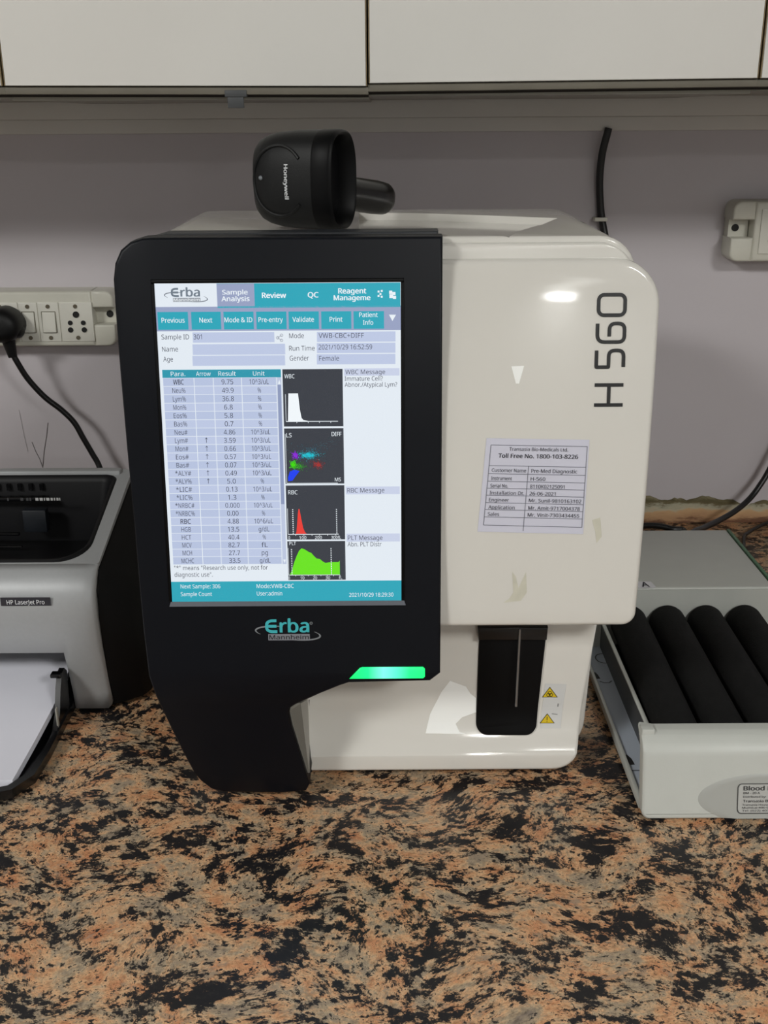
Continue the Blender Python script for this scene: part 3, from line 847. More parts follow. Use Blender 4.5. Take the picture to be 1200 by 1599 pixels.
F.poly([pl(*p) for p in ((0.07, 0.09), (0.09, 0.58), (0.25, 0.58), (0.275, 0.3), (0.30, 0.15), (0.33, 0.115), (0.40, 0.10), (0.42, 0.085))][::-1], (240, 246, 250), 4)
axis(pl, 0.04, 0.91, 0.09, 0.57, (0.22, 0.41, 0.6, 0.79))
pl = plot(668, 754.5)
PT(pl, 'LS', 0.035, 0.125, 0.845, 0.075); PT(pl, 'DIFF', 0.80, 0.965, 0.86, 0.075, TXW, 0.015); PT(pl, 'MS', 0.84, 0.945, 0.045, 0.065)
axis(pl, 0.02, 0.89, 0.012, 0.9)
def cloud(pl, s, t, rs, rt, n, col, sz, rot=0.0, dim=0.5):
    for _ in range(n):
        a, b = random.gauss(0, 1), random.gauss(0, 1)
        x = s + (a * rs * math.cos(rot) - b * rt * math.sin(rot)); y = t + (a * rs * math.sin(rot) + b * rt * math.cos(rot))
        if not (0.03 < x < 0.97 and 0.02 < y < 0.95): continue
        k = 1.0 if math.hypot(a, b) < 1.2 else random.uniform(dim, 1.0)
        p = pl(x, y); F.rect(p[0] - sz / 2, p[0] + sz / 2, p[1] - sz / 2, p[1] + sz / 2, tuple(int(c * k) for c in col), 5)
cloud(pl, 0.40, 0.52, 0.085, 0.03, 420, (30, 196, 214), 0.0004, 0.0, 0.45)
cloud(pl, 0.42, 0.55, 0.14, 0.09, 260, (40, 120, 140), 0.0003, 0.1, 0.4)
cloud(pl, 0.70, 0.70, 0.14, 0.07, 60, (60, 100, 110), 0.0003, 0.3, 0.5)
cloud(pl, 0.18, 0.52, 0.028, 0.032, 150, (140, 40, 214), 0.0005, 0.5, 0.7)
cloud(pl, 0.145, 0.35, 0.022, 0.030, 170, (70, 222, 20), 0.0006, 0, 0.8)
cloud(pl, 0.23, 0.32, 0.06, 0.035, 200, (50, 150, 30), 0.0004, 0.0, 0.5)
cloud(pl, 0.55, 0.35, 0.05, 0.035, 170, (170, 48, 44), 0.0004, -0.3, 0.5)
F.poly([pl(*p) for p in ((0.045, 0.05), (0.12, 0.06), (0.18, 0.15), (0.245, 0.235), (0.16, 0.26), (0.08, 0.23), (0.045, 0.12))], (16, 60, 240), 4)
pl = plot(757, 841.5)
PT(pl, 'RBC', 0.04, 0.20, 0.84, 0.075)
F.poly([pl(*p) for p in ((0.15, 0.105), (0.165, 0.15), (0.18, 0.3), (0.195, 0.48), (0.21, 0.57), (0.225, 0.57), (0.25, 0.40), (0.28, 0.22), (0.31, 0.14), (0.34, 0.11))][::-1], (232, 58, 48), 4)
axis(pl, 0.02, 0.89, 0.10, 0.58, (0.15, 0.29, 0.43, 0.56, 0.70, 0.84)); dots(pl, 0.10, 0.11, 0.58); dots(pl, 0.85, 0.11, 0.58)
for s, a0, a1 in (('0', 0.02, 0.05), ('100', 0.21, 0.33), ('200', 0.48, 0.60), ('300fL', 0.76, 0.93)): PT(pl, s, a0, a1, 0.012, 0.055)
pl = plot(844, 904.5)
PT(pl, 'PLT', 0.035, 0.15, 0.905, 0.085)
F.poly([pl(*p) for p in ((0.03, 0.14), (0.07, 0.26), (0.11, 0.46), (0.16, 0.64), (0.20, 0.76), (0.245, 0.82), (0.30, 0.79), (0.36, 0.73), (0.41, 0.70), (0.45, 0.63), (0.50, 0.555), (0.56, 0.54), (0.60, 0.485), (0.65, 0.44), (0.70, 0.45), (0.76, 0.46), (0.88, 0.46), (0.90, 0.50), (0.90, 0.14))][::-1], (104, 226, 16), 4)
axis(pl, 0.01, 0.90, 0.13, 0.83, (0.13, 0.24, 0.35, 0.46, 0.57, 0.68, 0.79, 0.9)); dots(pl, 0.06, 0.14, 0.82, 15); dots(pl, 0.745, 0.14, 0.84, 15)
for s, a0, a1 in (('0', 0.005, 0.03), ('10', 0.21, 0.28), ('20', 0.43, 0.50), ('30', 0.65, 0.73), ('fL', 0.88, 0.94)): PT(pl, s, a0, a1, 0.02, 0.075)
# message column
mx0 = S(537, 580)[0]; mx1 = S(623.5, 580)[0]
def band(v0, v1): RX(mx0, mx1, S(580, v1)[1], S(580, v0)[1], (200, 208, 230), 1)
band(574, 585.5); band(758.5, 770.5); band(832, 844.5)
T('WBC Message', 539, 601, 583.3, 7, INK); T('Immature Cell?', 538, 597.5, 593.5, 6.8, INK); T('Abnor./Atypical Lym?', 538, 620, 603, 6.8, INK)
T('RBC Message', 543, 601, 768, 7, INK); T('PLT Message', 544.5, 598.5, 842, 7, INK); T('Abn. PLT Distr', 544, 597, 852, 6.8, INK)
# status bar
RX(sx0, sx1, sz0, S(450, 906.5)[1], TEAL, 2)
T('Next Sample: 306', 284, 346, 918.5, 6.2, TXW); T('Sample Count', 284.5, 333, 930.5, 6.2, TXW); T('Mode:VWB-CBC', 402.5, 460.5, 917.5, 6.2, TXW); T('User:admin', 403, 442.5, 929, 6.2, TXW); T('2021/10/29 18:29:30', 547, 616, 930.5, 6, TXW)
scr = part('screen', F.bm, M['screen'], A, 0)
scr['label'] = 'lit touchscreen showing blood count results and graphs'
# screen surround
def strip(x0, x1, z0, z1, h, m, name, bev=0.0005):
    return part(name, slab([(x0, z0), (x1, z0), (x1, z1), (x0, z1)], prof_panel, h + 0.002, bev=bev, seg=2, off=h), m, panel)
fr = nb()
def addslab(x0, x1, z0, z1, h):
    t = slab([(x0, z0), (x1, z0), (x1, z1), (x0, z1)], prof_panel, h + 0.002, bev=0.0006, seg=2, off=h)
    me = bpy.data.meshes.new('t'); t.to_mesh(me); t.free(); fr.from_mesh(me); bpy.data.meshes.remove(me)
bw = 0.0022
addslab(sx0 - bw, sx1 + bw, sz1, sz1 + bw * 1.1, 0.0016); addslab(sx0 - bw, sx0, sz0, sz1, 0.0016); addslab(sx1, sx1 + bw, sz0, sz1, 0.0016)
part('screen_frame', fr, M['black'], panel)
# grey ledge below the glass
lg = [(sx0 - 0.001, prof_panel(sz0) - 0.0006, sz0), (sx1 + 0.002, prof_panel(sz0) - 0.0006, sz0), (sx1 + 0.003, prof_panel(sz0) - 0.0022, sz0 - 0.0032), (sx0 - 0.002, prof_panel(sz0) - 0.0022, sz0 - 0.0032)]
bm = nb(); fa = [bm.verts.new(p) for p in lg]; fb = [bm.verts.new((p[0], p[1] + 0.004, p[2])) for p in lg]
bm.faces.new(fa); bm.faces.new(fb[::-1])
for i in range(4): bm.faces.new((fa[i], fb[i], fb[(i + 1) % 4], fa[(i + 1) % 4]))
part('screen_ledge', fixn(bm), M['ledge'], panel)
# printed wordmark on the black panel
F = Flat(lambda x, z, l: Vector((x, prof_panel(z) - 0.0002 - 0.00006 * l, z)))
a = PF(399, 1001, prof_panel); b = PF(501, 967, prof_panel)
erba(F, a.x, b.x, a.z, b.z, (62, 178, 186), (126, 130, 134), (126, 128, 136), (22, 24, 28))
part('logo', F.bm, M['decal'], panel, 0)['label'] = 'teal and grey printed maker logo'
# green status light
ld = outl([(546, 1059.5), (562, 1043), (566, 1041.5), (661, 1041), (664, 1044), (664, 1056), (661, 1058.5)], prof_panel)
sl = part('status_light', slab(ld[::-1], prof_panel, 0.004, bev=0.0006, seg=2, off=0.0012), M['led'], panel)
sl['label'] = 'glowing green status light bar'
m_ = M['led'].node_tree; tc_ = m_.nodes.new('ShaderNodeTexCoord'); sp_ = m_.nodes.new('ShaderNodeSeparateXYZ'); mr_ = m_.nodes.new('ShaderNodeMapRange'); rp_c = m_.nodes.new('ShaderNodeValToRGB')
mr_.inputs['From Min'].default_value = ld[0][0]; mr_.inputs['From Max'].default_value = ld[4][0]
el = rp_c.color_ramp.elements; el[0].color = lin((0, 214, 84)); el[1].color = lin((10, 222, 104))
for p_, c_ in ((0.25, (20, 240, 130)), (0.45, (130, 255, 226)), (0.62, (90, 255, 200)), (0.8, (24, 236, 124))):
    e_ = el.new(p_); e_.color = lin(c_)
m_.links.new(tc_.outputs['Object'], sp_.inputs[0]); m_.links.new(sp_.outputs['X'], mr_.inputs['Value']); m_.links.new(mr_.outputs['Result'], rp_c.inputs['Fac']); m_.links.new(rp_c.outputs['Color'], m_.nodes['Principled BSDF'].inputs['Emission Color'])

# --- sampling bay: black recess with the needle
yb_ = lambda z: prof_low(z) - 0.002
sb = outl([(749.5, 982), (855, 982), (838, 1149), (744, 1149)], yb_)
sb = fillet_r(sb, [0, 0, 0.009, 0.009][:4], 8)
bay = part('sampling_bay', slab(sb, yb_, 0.006, bev=0.001, seg=2, cuts=[0.02 + 0.006 * i for i in range(10)]), M['black'], A)
sbar = outl([(747, 980), (856.5, 980), (854.5, 1000), (748, 1000)], lambda z: 0.022)
part('bay_hood', slab(sbar[::-1], lambda z: 0.022, 0.008, bev=0.0008), M['gloss_black'], bay)
n0 = PY(812.5, 983, 0.0205); n1 = PY(806.5, 1103, 0.0205)
part('needle', tube(nb(), [n0, n0 * 0.5 + n1 * 0.5, n1], 0.00085, 10), M['steel'], bay)
# warning stickers beside the bay
F = Flat(lambda x, z, l: Vector((x, prof_low(z) - 0.0003 - 0.0001 * l, z)), LCUT)
def X2(u, v): q = PF(u, v, prof_low); return (q.x, q.z)
F.poly([X2(*p) for p in ((844, 1137), (876, 1137), (885, 1068), (852, 1067))], (204, 204, 202), 0)
def tri(u0, u1, vb, ut, vt):
    F.poly([X2(u0, vb), X2(u1, vb), X2(ut, vt)], (60, 50, 10), 1)
    c = ((u0 + u1 + ut) / 3, (2 * vb + vt) / 3)
    sh = lambda u, v: (c[0] + (u - c[0]) * 0.84, c[1] + (v - c[1]) * 0.84)
    F.poly([X2(*sh(u0, vb)), X2(*sh(u1, vb)), X2(*sh(ut, vt))], (214, 184, 20), 2)
tri(846.5, 871.5, 1088.5, 859, 1072); tri(843, 866.5, 1129, 855, 1113.5)
for k in range(3):
    a = math.radians(90 + 120 * k); cx_, cz_ = X2(858.8, 1083.5); r = 0.0014
    F.stroke([(cx_ + r * 0.9 * math.cos(a) + r * math.cos(t), cz_ + r * 0.9 * math.sin(a) + r * math.sin(t)) for t in [j * math.pi / 5 for j in range(10)]], 0.0005, (50, 42, 10), 3, True)
F.stroke([X2(854.8, 1118.5), X2(854.6, 1124)], 0.0006, (60, 50, 10), 3); F.stroke([X2(854.5, 1125.5), X2(854.4, 1127)], 0.0006, (60, 50, 10), 3)
F.stroke([X2(872, 1098), X2(871.5, 1103)], 0.0006, (110, 110, 110), 3); F.stroke([X2(862, 1114), X2(871, 1115)], 0.0008, (150, 150, 150), 3)
part('warning_sticker', F.bm, M['label'], lf, 0)['label'] = 'pale sticker with two yellow warning triangles'

# ================================================================== BARCODE SCANNER on the hood
B = thing('barcode_scanner', 'black handheld barcode scanner lying on its side on top of the analyzer', 'scanner', (-0.05, 0.10, BZ))
ph = math.radians(21)
nx = Vector((math.cos(ph), -math.sin(ph), 0)); up = Vector((-math.sin(ph), -math.cos(ph), 0)); wz = Vector((0, 0, 1))
rear = PY(406, 275, 0.098); HZ = BZ + 0.0342
base = Vector((rear.x, 0.098, HZ))
def sup(c, hu, hw, tilt=0.0, n=40, ex=3.0):
    out = []
    for k in range(n):
        a = 2 * math.pi * k / n; cs, sn = math.cos(a), math.sin(a)
        out.append(c + up * (hu * math.copysign(abs(cs) ** (2 / ex), cs)) + wz * (hw * math.copysign(abs(sn) ** (2 / ex), sn)) + nx * 0)
    return out
L = 0.0662
prof = [(0.0, 0.006, 0.013), (0.0008, 0.0115, 0.0195), (0.003, 0.0165, 0.0245), (0.007, 0.020, 0.0282), (0.013, 0.0225, 0.0308), (0.021, 0.0236, 0.0325), (0.034, 0.024, 0.0335), (0.052, 0.024, 0.0337)]
rings = [sup(base + nx * s, hu, hw, ex=2.9) for s, hu, hw in prof]
head_bm = fixn(loft(nb(), rings))
bvh = BVHTree.FromBMesh(head_bm)
part('head', head_bm, M['rubber'], B, 60)
# front collar with the deep scan window
rings = [sup(base + nx * s, hu, hw, ex=2.8) for s, hu, hw in ((0.0512, 0.0243, 0.0338), (0.0525, 0.0246, 0.0341), (L - 0.003, 0.0242, 0.0341), (L - 0.0005, 0.0234, 0.0332), (L, 0.0226, 0.0322), (L - 0.001, 0.0212, 0.0306), (L - 0.012, 0.0188, 0.0282))]
part('collar', fixn(loft(nb(), rings, caps=True)), M['black'], B, 50)
bm = nb(); wpt = sup(base + nx * (L - 0.0115), 0.0182, 0.0277, ex=2.8); bm.faces.new([bm.verts.new(p) for p in wpt])
part('scan_window', bm, M['gloss_black'], B, 0)
gl = base + nx * (L - 0.010) + up * 0.0155
part('window_glint', tube(nb(), [gl - wz * 0.024, gl, gl + wz * 0.024], 0.0005, 6), mat('green_window_glint', (70, 110, 90), 0.2), B)  # sliver of reflection in the window, made as a thin green line
# raised oval on top, lamp dot and name
ring_pts = []
for k in range(41):
    a = math.radians(40 + 280 * k / 40)
    p = base + nx * (0.026 + 0.021 * math.cos(a)) + wz * (0.0235 * math.sin(a)) + up * 0.06
    h = bvh.ray_cast(p, -up)
    if h[0] is not None: ring_pts.append(h[0] + up * 0.0001)
part('top_ridge', tube(nb(), ring_pts, 0.0012, 8), M['rubber'], B)
dp = bvh.ray_cast(base + nx * 0.012 + wz * 0.002 + up * 0.06, -up)[0]
bm = nb(); bmesh.ops.create_uvsphere(bm, u_segments=12, v_segments=8, radius=0.0016, matrix=Matrix.Translation(dp)); part('indicator_lamp', bm, mat('lamp_grey', (120, 125, 130), 0.3), B)
vs, fs = text_geo('Honeywell', 0.05); a = min(p[0] for p in vs); b = max(p[0] for p in vs)
bm = nb(); V = []
ln, cap = 0.0235, 0.0029
for x, y, l_ in vs:
    s = (x - a) / (b - a)
    p = base + nx * (0.0310 + y / CAPH * cap) + wz * (0.0115 - s * ln) + up * 0.06
    h = bvh.ray_cast(p, -up); V.append(bm.verts.new((h[0] if h[0] is not None else p - up * 0.035) + up * (0.0003 + 0.0002 * l_)))
for f in fs:
    try: bm.faces.new([V[i] for i in f])
    except ValueError: pass
part('brand_mark', bm, mat('scanner_print', (210, 212, 214), 0.5), B, 0)
# handle going back to the right
h0 = base + nx * 0.022 - up * 0.012 + wz * -0.004
hend = PY(601, 311, 0.185)
hd = (Vector((hend.x, hend.y, BZ + 0.0136)) - h0)
rings = []
side = hd.cross(wz).normalized(); upn = side.cross(hd.normalized()).normalized()
for t, a_, b_ in ((0, 0.016, 0.018), (0.15, 0.0145, 0.0165), (0.35, 0.013, 0.014), (0.6, 0.0128, 0.0124), (0.85, 0.0136, 0.0131), (0.95, 0.0132, 0.0126), (0.99, 0.0115, 0.0108), (1.01, 0.009, 0.008)):
    c = h0 + hd * t
    rings.append([c + side * a_ * math.copysign(abs(math.cos(k)) ** 0.8, math.cos(k)) + upn * b_ * math.copysign(abs(math.sin(k)) ** 0.8, math.sin(k)) for k in [2 * math.pi * i / 28 for i in range(28)]])
part('handle', fixn(loft(nb(), rings)), M['gloss_black'], B, 60)

# ================================================================== LASER PRINTER (left)
PXL, PXR, OPX = -0.60, -0.2435, -0.277
Pn = thing('laser_printer', 'silver and black laser printer at the left beside the analyzer', 'printer', (-0.42, 0.22, 0))
fp = [(0.129, 0.003), (0.127, 0.02), (0.122, 0.042), (0.115, 0.066), (0.111, 0.085), (0.1085, 0.10), (0.1085, 0.112), (0.111, 0.124), (0.116, 0.133), (0.123, 0.139), (0.131, 0.1425)]
def xr_at(z): return PXR - 0.0025
bm = nb(); xs = [PXL, PXL + 0.031, OPX, OPX + 0.004, PXR - 0.0105, PXR - 0.004, PXR - 0.001, PXR]
grid = []
for (y, z) in fp:
    row = []
    for i, x in enumerate(xs):
        dy = 0.0 if i < 5 else (0.0006, 0.0025, 0.007)[i - 5]
        zz = z
        if i == 7 and z < 0.01: zz = z + 0.008
        if i == 6 and z < 0.01: zz = z + 0.003
        row.append(bm.verts.new((x, y + dy, zz)))
    grid.append(row)
for j in range(len(fp) - 1):
    for i in range(len(xs) - 1):
        if 1 <= i < 2 and fp[j + 1][1] <= 0.0661: continue
        bm.faces.new((grid[j][i], grid[j][i + 1], grid[j + 1][i + 1], grid[j + 1][i]))
fixn(bm)
if sum(f.normal.y for f in bm.faces) > 0: bmesh.ops.reverse_faces(bm, faces=bm.faces)
fs_ = part('front_shell', bm, M['silver'], Pn, 50)
md = fs_.modifiers.new('thickness', 'SOLIDIFY'); md.thickness = 0.004; md.offset = -1
# top rim: silver frame round the output bay
oy0, oz0, oy1, oz1 = 0.131, 0.1425, 0.268, 0.1765
def zt_(y): return oz0 + (oz1 - oz0) * (y - oy0) / (oy1 - oy0)
outer = rrect(PXL, PXR, oy0, oy1 + 0.012, (0.002, 0.003, 0.01, 0.01), 8)
inner = rrect(PXL + 0.010, PXR - 0.0115, oy0 + 0.002, oy1 + 0.001, (0.028, 0.030, 0.012, 0.012), 8)
bm = nb()
ov = [bm.verts.new((x, y, zt_(y))) for x, y in outer]; iv = [bm.verts.new((x, y, zt_(y))) for x, y in inner]; ov2 = [bm.verts.new((x, y, zt_(y) - 0.006)) for x, y in outer]
n = len(outer)
for i in range(n):
    j = (i + 1) % n
    bm.faces.new((ov[i], ov[j], iv[j], iv[i])); bm.faces.new((ov[i], ov2[i], ov2[j], ov[j]))
part('top_rim', fixn(bm), M['silver'], Pn, 40)
# back lid bar
bm = bx(PXL + 0.004, PXR - 0.010, oy1 + 0.001, oy1 + 0.012, oz1 - 0.012, oz1 + 0.0045, 0.002)
part('lid_bar', bm, M['silver'], Pn)
# black output bay: lip, sloping floor, back wall, ribs
bm = nb()
floor_z = lambda y: 0.128 - (y - oy0) * 0.12
lvl = [(0.0, 0.0), (0.0015, 0.0012), (0.004, 0.0005), (0.006, -0.004)]
R_ = []
for ins, dz in lvl:
    pp = rrect(PXL + 0.010 + ins, PXR - 0.0115 - ins, oy0 + 0.002 + ins, oy1 + 0.001 - ins, (0.026, 0.028, 0.010, 0.010), 8)
    R_.append([(x, y, zt_(y) + dz) for x, y in pp])
pp = rrect(PXL + 0.03, PXR - 0.030, oy0 + 0.012, oy1 - 0.006, (0.02, 0.024, 0.008, 0.008), 8)
R_.append([(x, y, floor_z(y)) for x, y in pp])
loft(bm, R_, caps=False); bm.faces.new(list(bm.verts)[-len(pp):])
ob_ = part('output_bay', fixn(bm), M['printer_black'], Pn, 40)
rb = nb()
for k in range(22):
    x = PXL + 0.05 + k * 0.0105
    box(rb, x, x + 0.0035, oy1 - 0.008, oy1 - 0.004, oz1 - 0.012, oz1 - 0.0055)
part('vent_ribs', rb, M['gloss_black'], ob_)
rb = nb()
box(rb, PXL + 0.04, PXR - 0.075, oy1 - 0.022, oy1 - 0.014, 0.158, 0.162, 0.001)
box(rb, PXL + 0.04, PXR - 0.100, oy1 - 0.040, oy1 - 0.035, 0.130, 0.133, 0.001)
box(rb, PXL + 0.04, PXR - 0.095, oy1 - 0.050, oy1 - 0.046, 0.122, 0.124, 0.001)
part('delivery_roller', rb, M['gloss_black'], ob_)
part('paper_stop', bx(PXR - 0.098, PXR - 0.076, oy1 - 0.030, oy1 - 0.020, 0.13, 0.152, 0.001), M['panel_edge'], ob_)
lq = PY(30, 779, oy1 - 0.0315); 
F = Flat(lambda x, z, l: Vector((x, oy1 - 0.0325, z)))
random.seed(3); x = lq.x - 0.03
while x < lq.x + 0.038:
    ww = random.uniform(0.0008, 0.003); z = lq.z
    if x > lq.x + 0.014 or random.random() < 0.4: F.rect(x, x + ww, z - 0.0015, z + 0.0012, (190, 190, 190) if x > lq.x + 0.014 else (70, 70, 72), 1)
    x += ww + random.uniform(0.0005, 0.0012)
part('marking', F.bm, M['decal'], ob_, 0)
q = PZ(91, 876, 0.135); bm = nb(); bmesh.ops.create_uvsphere(bm, u_segments=10, v_segments=6, radius=0.0012, matrix=Matrix.Translation(PY(91, 876, oy0 + 0.012)))
part('speck', bm, M['pale_spot'], ob_)
# black body and side
side_prof = [(0.135, 0.004), (0.128, 0.03), (0.119, 0.07), (0.115, 0.10), (0.117, 0.124), (0.128, 0.138), (0.136, 0.1405), (0.268, 0.171), (0.285, 0.17), (0.345, 0.15), (0.352, 0.13), (0.352, 0.004)]
bm = nb()
xsd = [PXL + 0.001, PXR - 0.001, PXR + 0.0015]
# only right cheek and rear block (front centre stays hollow for the paper)
def prism(bm, prof, x0, x1):
    a = [bm.verts.new((x0, y, z)) for y, z in prof]; b = [bm.verts.new((x1, y, z)) for y, z in prof]
    bm.faces.new(a); bm.faces.new(b[::-1])
    for i in range(len(a)):
        j = (i + 1) % len(a); bm.faces.new((a[i], b[i], b[j], a[j]))
outer_prof = [(0.158, 0.006), (0.152, 0.03), (0.146, 0.06), (0.144, 0.085), (0.146, 0.102), (0.154, 0.113), (0.165, 0.118), (0.262, 0.142), (0.285, 0.142), (0.336, 0.128), (0.342, 0.11), (0.344, 0.006)]
mid_prof = [(a[0] * 0.45 + b[0] * 0.55, a[1] * 0.3 + b[1] * 0.7) for a, b in zip(side_prof, outer_prof)]
loft(bm, [[(x, y, z) for y, z in pf] for x, pf in ((PXR - 0.006, side_prof), (PXR + 0.0012, side_prof), (PXR + 0.0235, mid_prof), (PXR + 0.029, outer_prof))])
part('side_panel', fixn(bm), M['side_black'], Pn)
bm = nb(); prism(bm, side_prof, PXL - 0.002, PXL + 0.006); part('side_panel', fixn(bm), M['side_black'], Pn)
part('rear_body', bx(PXL + 0.006, PXR - 0.006, 0.285, 0.345, 0.004, 0.150, 0.003), M['printer_black'], Pn)
part('inner_floor', bx(PXL + 0.006, PXR - 0.006, 0.135, 0.285, 0.004, 0.010), M['printer_black'], Pn)
for x in (PXL + 0.03, PXR - 0.03):
    for y in (0.15, 0.32):
        part('foot', bx(x - 0.01, x + 0.01, y - 0.01, y + 0.01, 0.0, 0.0045), M['rubber'], Pn)
# name badge
F = Flat(lambda x, z, l: Vector((x, 0.1086 - 0.0008 - 0.00015 * l, z)))
a = PY(2, 946, 0.108); b = PY(78.5, 932.5, 0.108)
F.rect(a.x, b.x, a.z, b.z, (52, 53, 60), 0)
t0 = PY(11, 943.5, 0.108); t1 = PY(70, 943.5, 0.108)
F.text('HP LaserJet Pro', t0.x, t1.x, t0.z, (b.z - a.z) * 0.5, (230, 232, 236), 1, 0.01)
bd = part('name_badge', F.bm, attr_mat('badge_print', False, 0.12), fs_, 0)
# feed tray in front
ty0 = -0.012
to = []
def trayline(y): return -0.2745
trx = [(-0.585, 0.13), (-0.585, ty0 + 0.03), (-0.57, ty0 + 0.004), (-0.55, ty0), (-0.306, ty0), (-0.290, ty0 + 0.006), (-0.2785, ty0 + 0.026), (-0.2765, 0.05), (-0.2775, 0.13)]
bm = nb()
lo = [bm.verts.new((x, y, 0.003)) for x, y in trx]; hi = [bm.verts.new((x, y, 0.011)) for x, y in trx]
ic = Vector((-0.43, 0.07)); inn = [(ic.x + (x - ic.x) * 0.965, ic.y + (y - ic.y) * (0.93 if y < 0.1 else 1)) for x, y in trx]
ii = [bm.verts.new((x, y, 0.011)) for x, y in inn]; il = [bm.verts.new((x, y, 0.006)) for x, y in inn]
n = len(trx)
for i in range(n - 1):
    bm.faces.new((lo[i], lo[i + 1], hi[i + 1], hi[i])); bm.faces.new((hi[i], hi[i + 1], ii[i + 1], ii[i])); bm.faces.new((ii[i], ii[i + 1], il[i + 1], il[i]))
bm.faces.new(il); bm.faces.new(lo[::-1])
tray = part('feed_tray', fixn(bm), M['gloss_black'], Pn, 30)
for x, y in ((-0.32, 0.01), (-0.54, 0.01)): part('foot', bx(x - 0.006, x + 0.006, y - 0.006, y + 0.006, 0, 0.0032), M['rubber'], Pn)
# paper guide on the right of the tray
g0 = PY(94, 1060, 0.105)
gp = [(0.075, 0.008), (0.118, 0.008), (0.122, 0.045), (0.116, 0.051), (0.108, 0.050), (0.100, 0.040), (0.090, 0.020)]
bm = nb(); prism(bm, gp, -0.2830, -0.2785)
box(bm, -0.288, -0.279, 0.104, 0.112, 0.047, 0.0505, 0.001)
part('paper_guide', fixn(bm), M['gloss_black'], tray)
part('guide_slot', bx(-0.2795, -0.2783, 0.082, 0.086, 0.012, 0.030, 0.0003), M['grey_trim'], tray)

# paper in the tray: its own thing
pr = [PZ(95, 1105, 0.030), PZ(17, 1215, 0.013)]
bm = nb()
pfx = -0.2885
sheet = []
NY = 16
for k in range(NY + 1):
    t = k / NY; y = 0.004 + t * 0.170; z = 0.0125 + 0.0135 * t + 0.010 * t * t
    xr_ = -0.2925 + 0.007 * min(1, t * 1.6)
    sheet.append((xr_, y, z))
va = [bm.verts.new((-0.562, y, z)) for x, y, z in sheet]; vb = [bm.verts.new((x, y, z)) for x, y, z in sheet]
for k in range(NY): bm.faces.new((va[k], vb[k], vb[k + 1], va[k + 1]))
ex = bmesh.ops.extrude_face_region(bm, geom=bm.faces[:])
bmesh.ops.translate(bm, verts=[g for g in ex['geom'] if isinstance(g, bmesh.types.BMVert)], vec=(0, 0, -0.006))
pap = part('paper_stack', fixn(bm), M['paper'], None, 30, loc=(-0.43, 0.08, 0.012))
tag(pap, 'white sheets of paper lying in the printer feed tray', 'paper')

# ================================================================== BLOOD MIXER (right)
Mx = thing('roller_mixer', 'grey blood roller mixer with black foam rollers at the right', 'mixer', (0.29, 0.16, 0))
mx0_, mx1_ = 0.193, 0.378
byf, byb, bzt = 0.232, 0.385, 0.0715
# rear housing
bm = bx(mx0_ + 0.004, mx1_ - 0.003, byf, byb, 0.006, bzt, 0.0022, 3)
rear_h = part('rear_housing', bm, M['mixer'], Mx)
part('side_sheet', bx(mx1_ - 0.0028, mx1_ + 0.0005, byf - 0.004, byb, 0.005, bzt + 0.001, 0.0006), M['green_edge'], Mx)
part('side_sheet', bx(mx0_ + 0.0008, mx0_ + 0.0038, byf - 0.004, byb, 0.005, bzt + 0.001, 0.0006), M['green_edge'], Mx)
# letter sticker on the housing top
F = Flat(lambda x, z, l: Vector((x, z, bzt + 0.0003 + 0.0001 * l)))
c = [PZ(u, v, bzt) for u, v in ((985, 918.5), (1020, 918.5), (1025, 917), (1017, 908.5), (985, 908))]
F.poly([(q.x, q.y) for q in c], (226, 226, 230), 0)
ta = PZ(1003.5, 917, bzt); tb = PZ(1016, 917, bzt); tcap = PZ(1003.5, 909.5, bzt).y - ta.y
F.text('A', ta.x, tb.x, ta.y, tcap, (30, 30, 44), 1, 0.03)
q0 = PZ(988, 917, bzt)
part('letter_sticker', F.bm, M['label'], rear_h, 0)
# base tray: blue-grey floor, outer lip, dark inner wall
yfr = -0.026
bm = nb(); box(bm, mx0_, mx1_, yfr, byf, 0.005, 0.009)
fl = part('base_tray', bm, M['mixer_blue'], Mx)
part('outer_lip', bx(mx0_ - 0.001, mx0_ + 0.0022, yfr, byb - 0.01, 0.004, 0.0115, 0.0008), M['mixer'], fl)
part('outer_lip', bx(mx1_ - 0.002, mx1_ + 0.001, yfr, byf, 0.004, 0.0115, 0.0008), M['mixer'], fl)
iw = 0.2110
bm = nb(); box(bm, iw, iw + 0.0016, yfr, byf, 0.009, 0.0365)
part('inner_wall', bm, M['dark_grey'], Mx)
part('inner_rim', bx(iw - 0.0012, iw + 0.0024, yfr, byf, 0.0355, 0.0375, 0.0007), M['mixer'], Mx)
part('inner_bed', bx(iw + 0.002, mx1_ - 0.003, yfr, byf, 0.009, 0.0115), M['black'], Mx)
# pressed marks in the floor
def floor_pts(pp): return [(lambda q: (q.x, q.y))(PZ(u, v, 0.0093)) for u, v in pp]
c0 = PZ(943, 1028, 0.0093)
def mark(name, pts, w, col, closed=False):
    F = Flat(lambda x, z, l: Vector((x, z, 0.0093))); F.stroke(pts, w, col, 1, closed); part(name, F.bm, M['decal'], fl, 0)
mark('pressed_ring', [(c0.x + 0.0075 * math.cos(k * math.pi / 12), c0.y + 0.0095 * math.sin(k * math.pi / 12)) for k in range(24)], 0.0012, (88, 92, 100), True)
mark('pressed_slot', floor_pts([(937, 1064), (944, 1066), (952, 1066), (956, 1063)]), 0.0014, (96, 100, 110))
mark('pressed_slot', floor_pts([(987, 1203), (1002, 1203)]), 0.0014, (96, 100, 110))
mark('vent_hole', floor_pts([(927, 1050), (931, 1054), (935, 1060)]), 0.004, (24, 25, 28))
mark('vent_hole', floor_pts([(976, 1179), (983, 1185), (988, 1194)]), 0.004, (24, 25, 28))
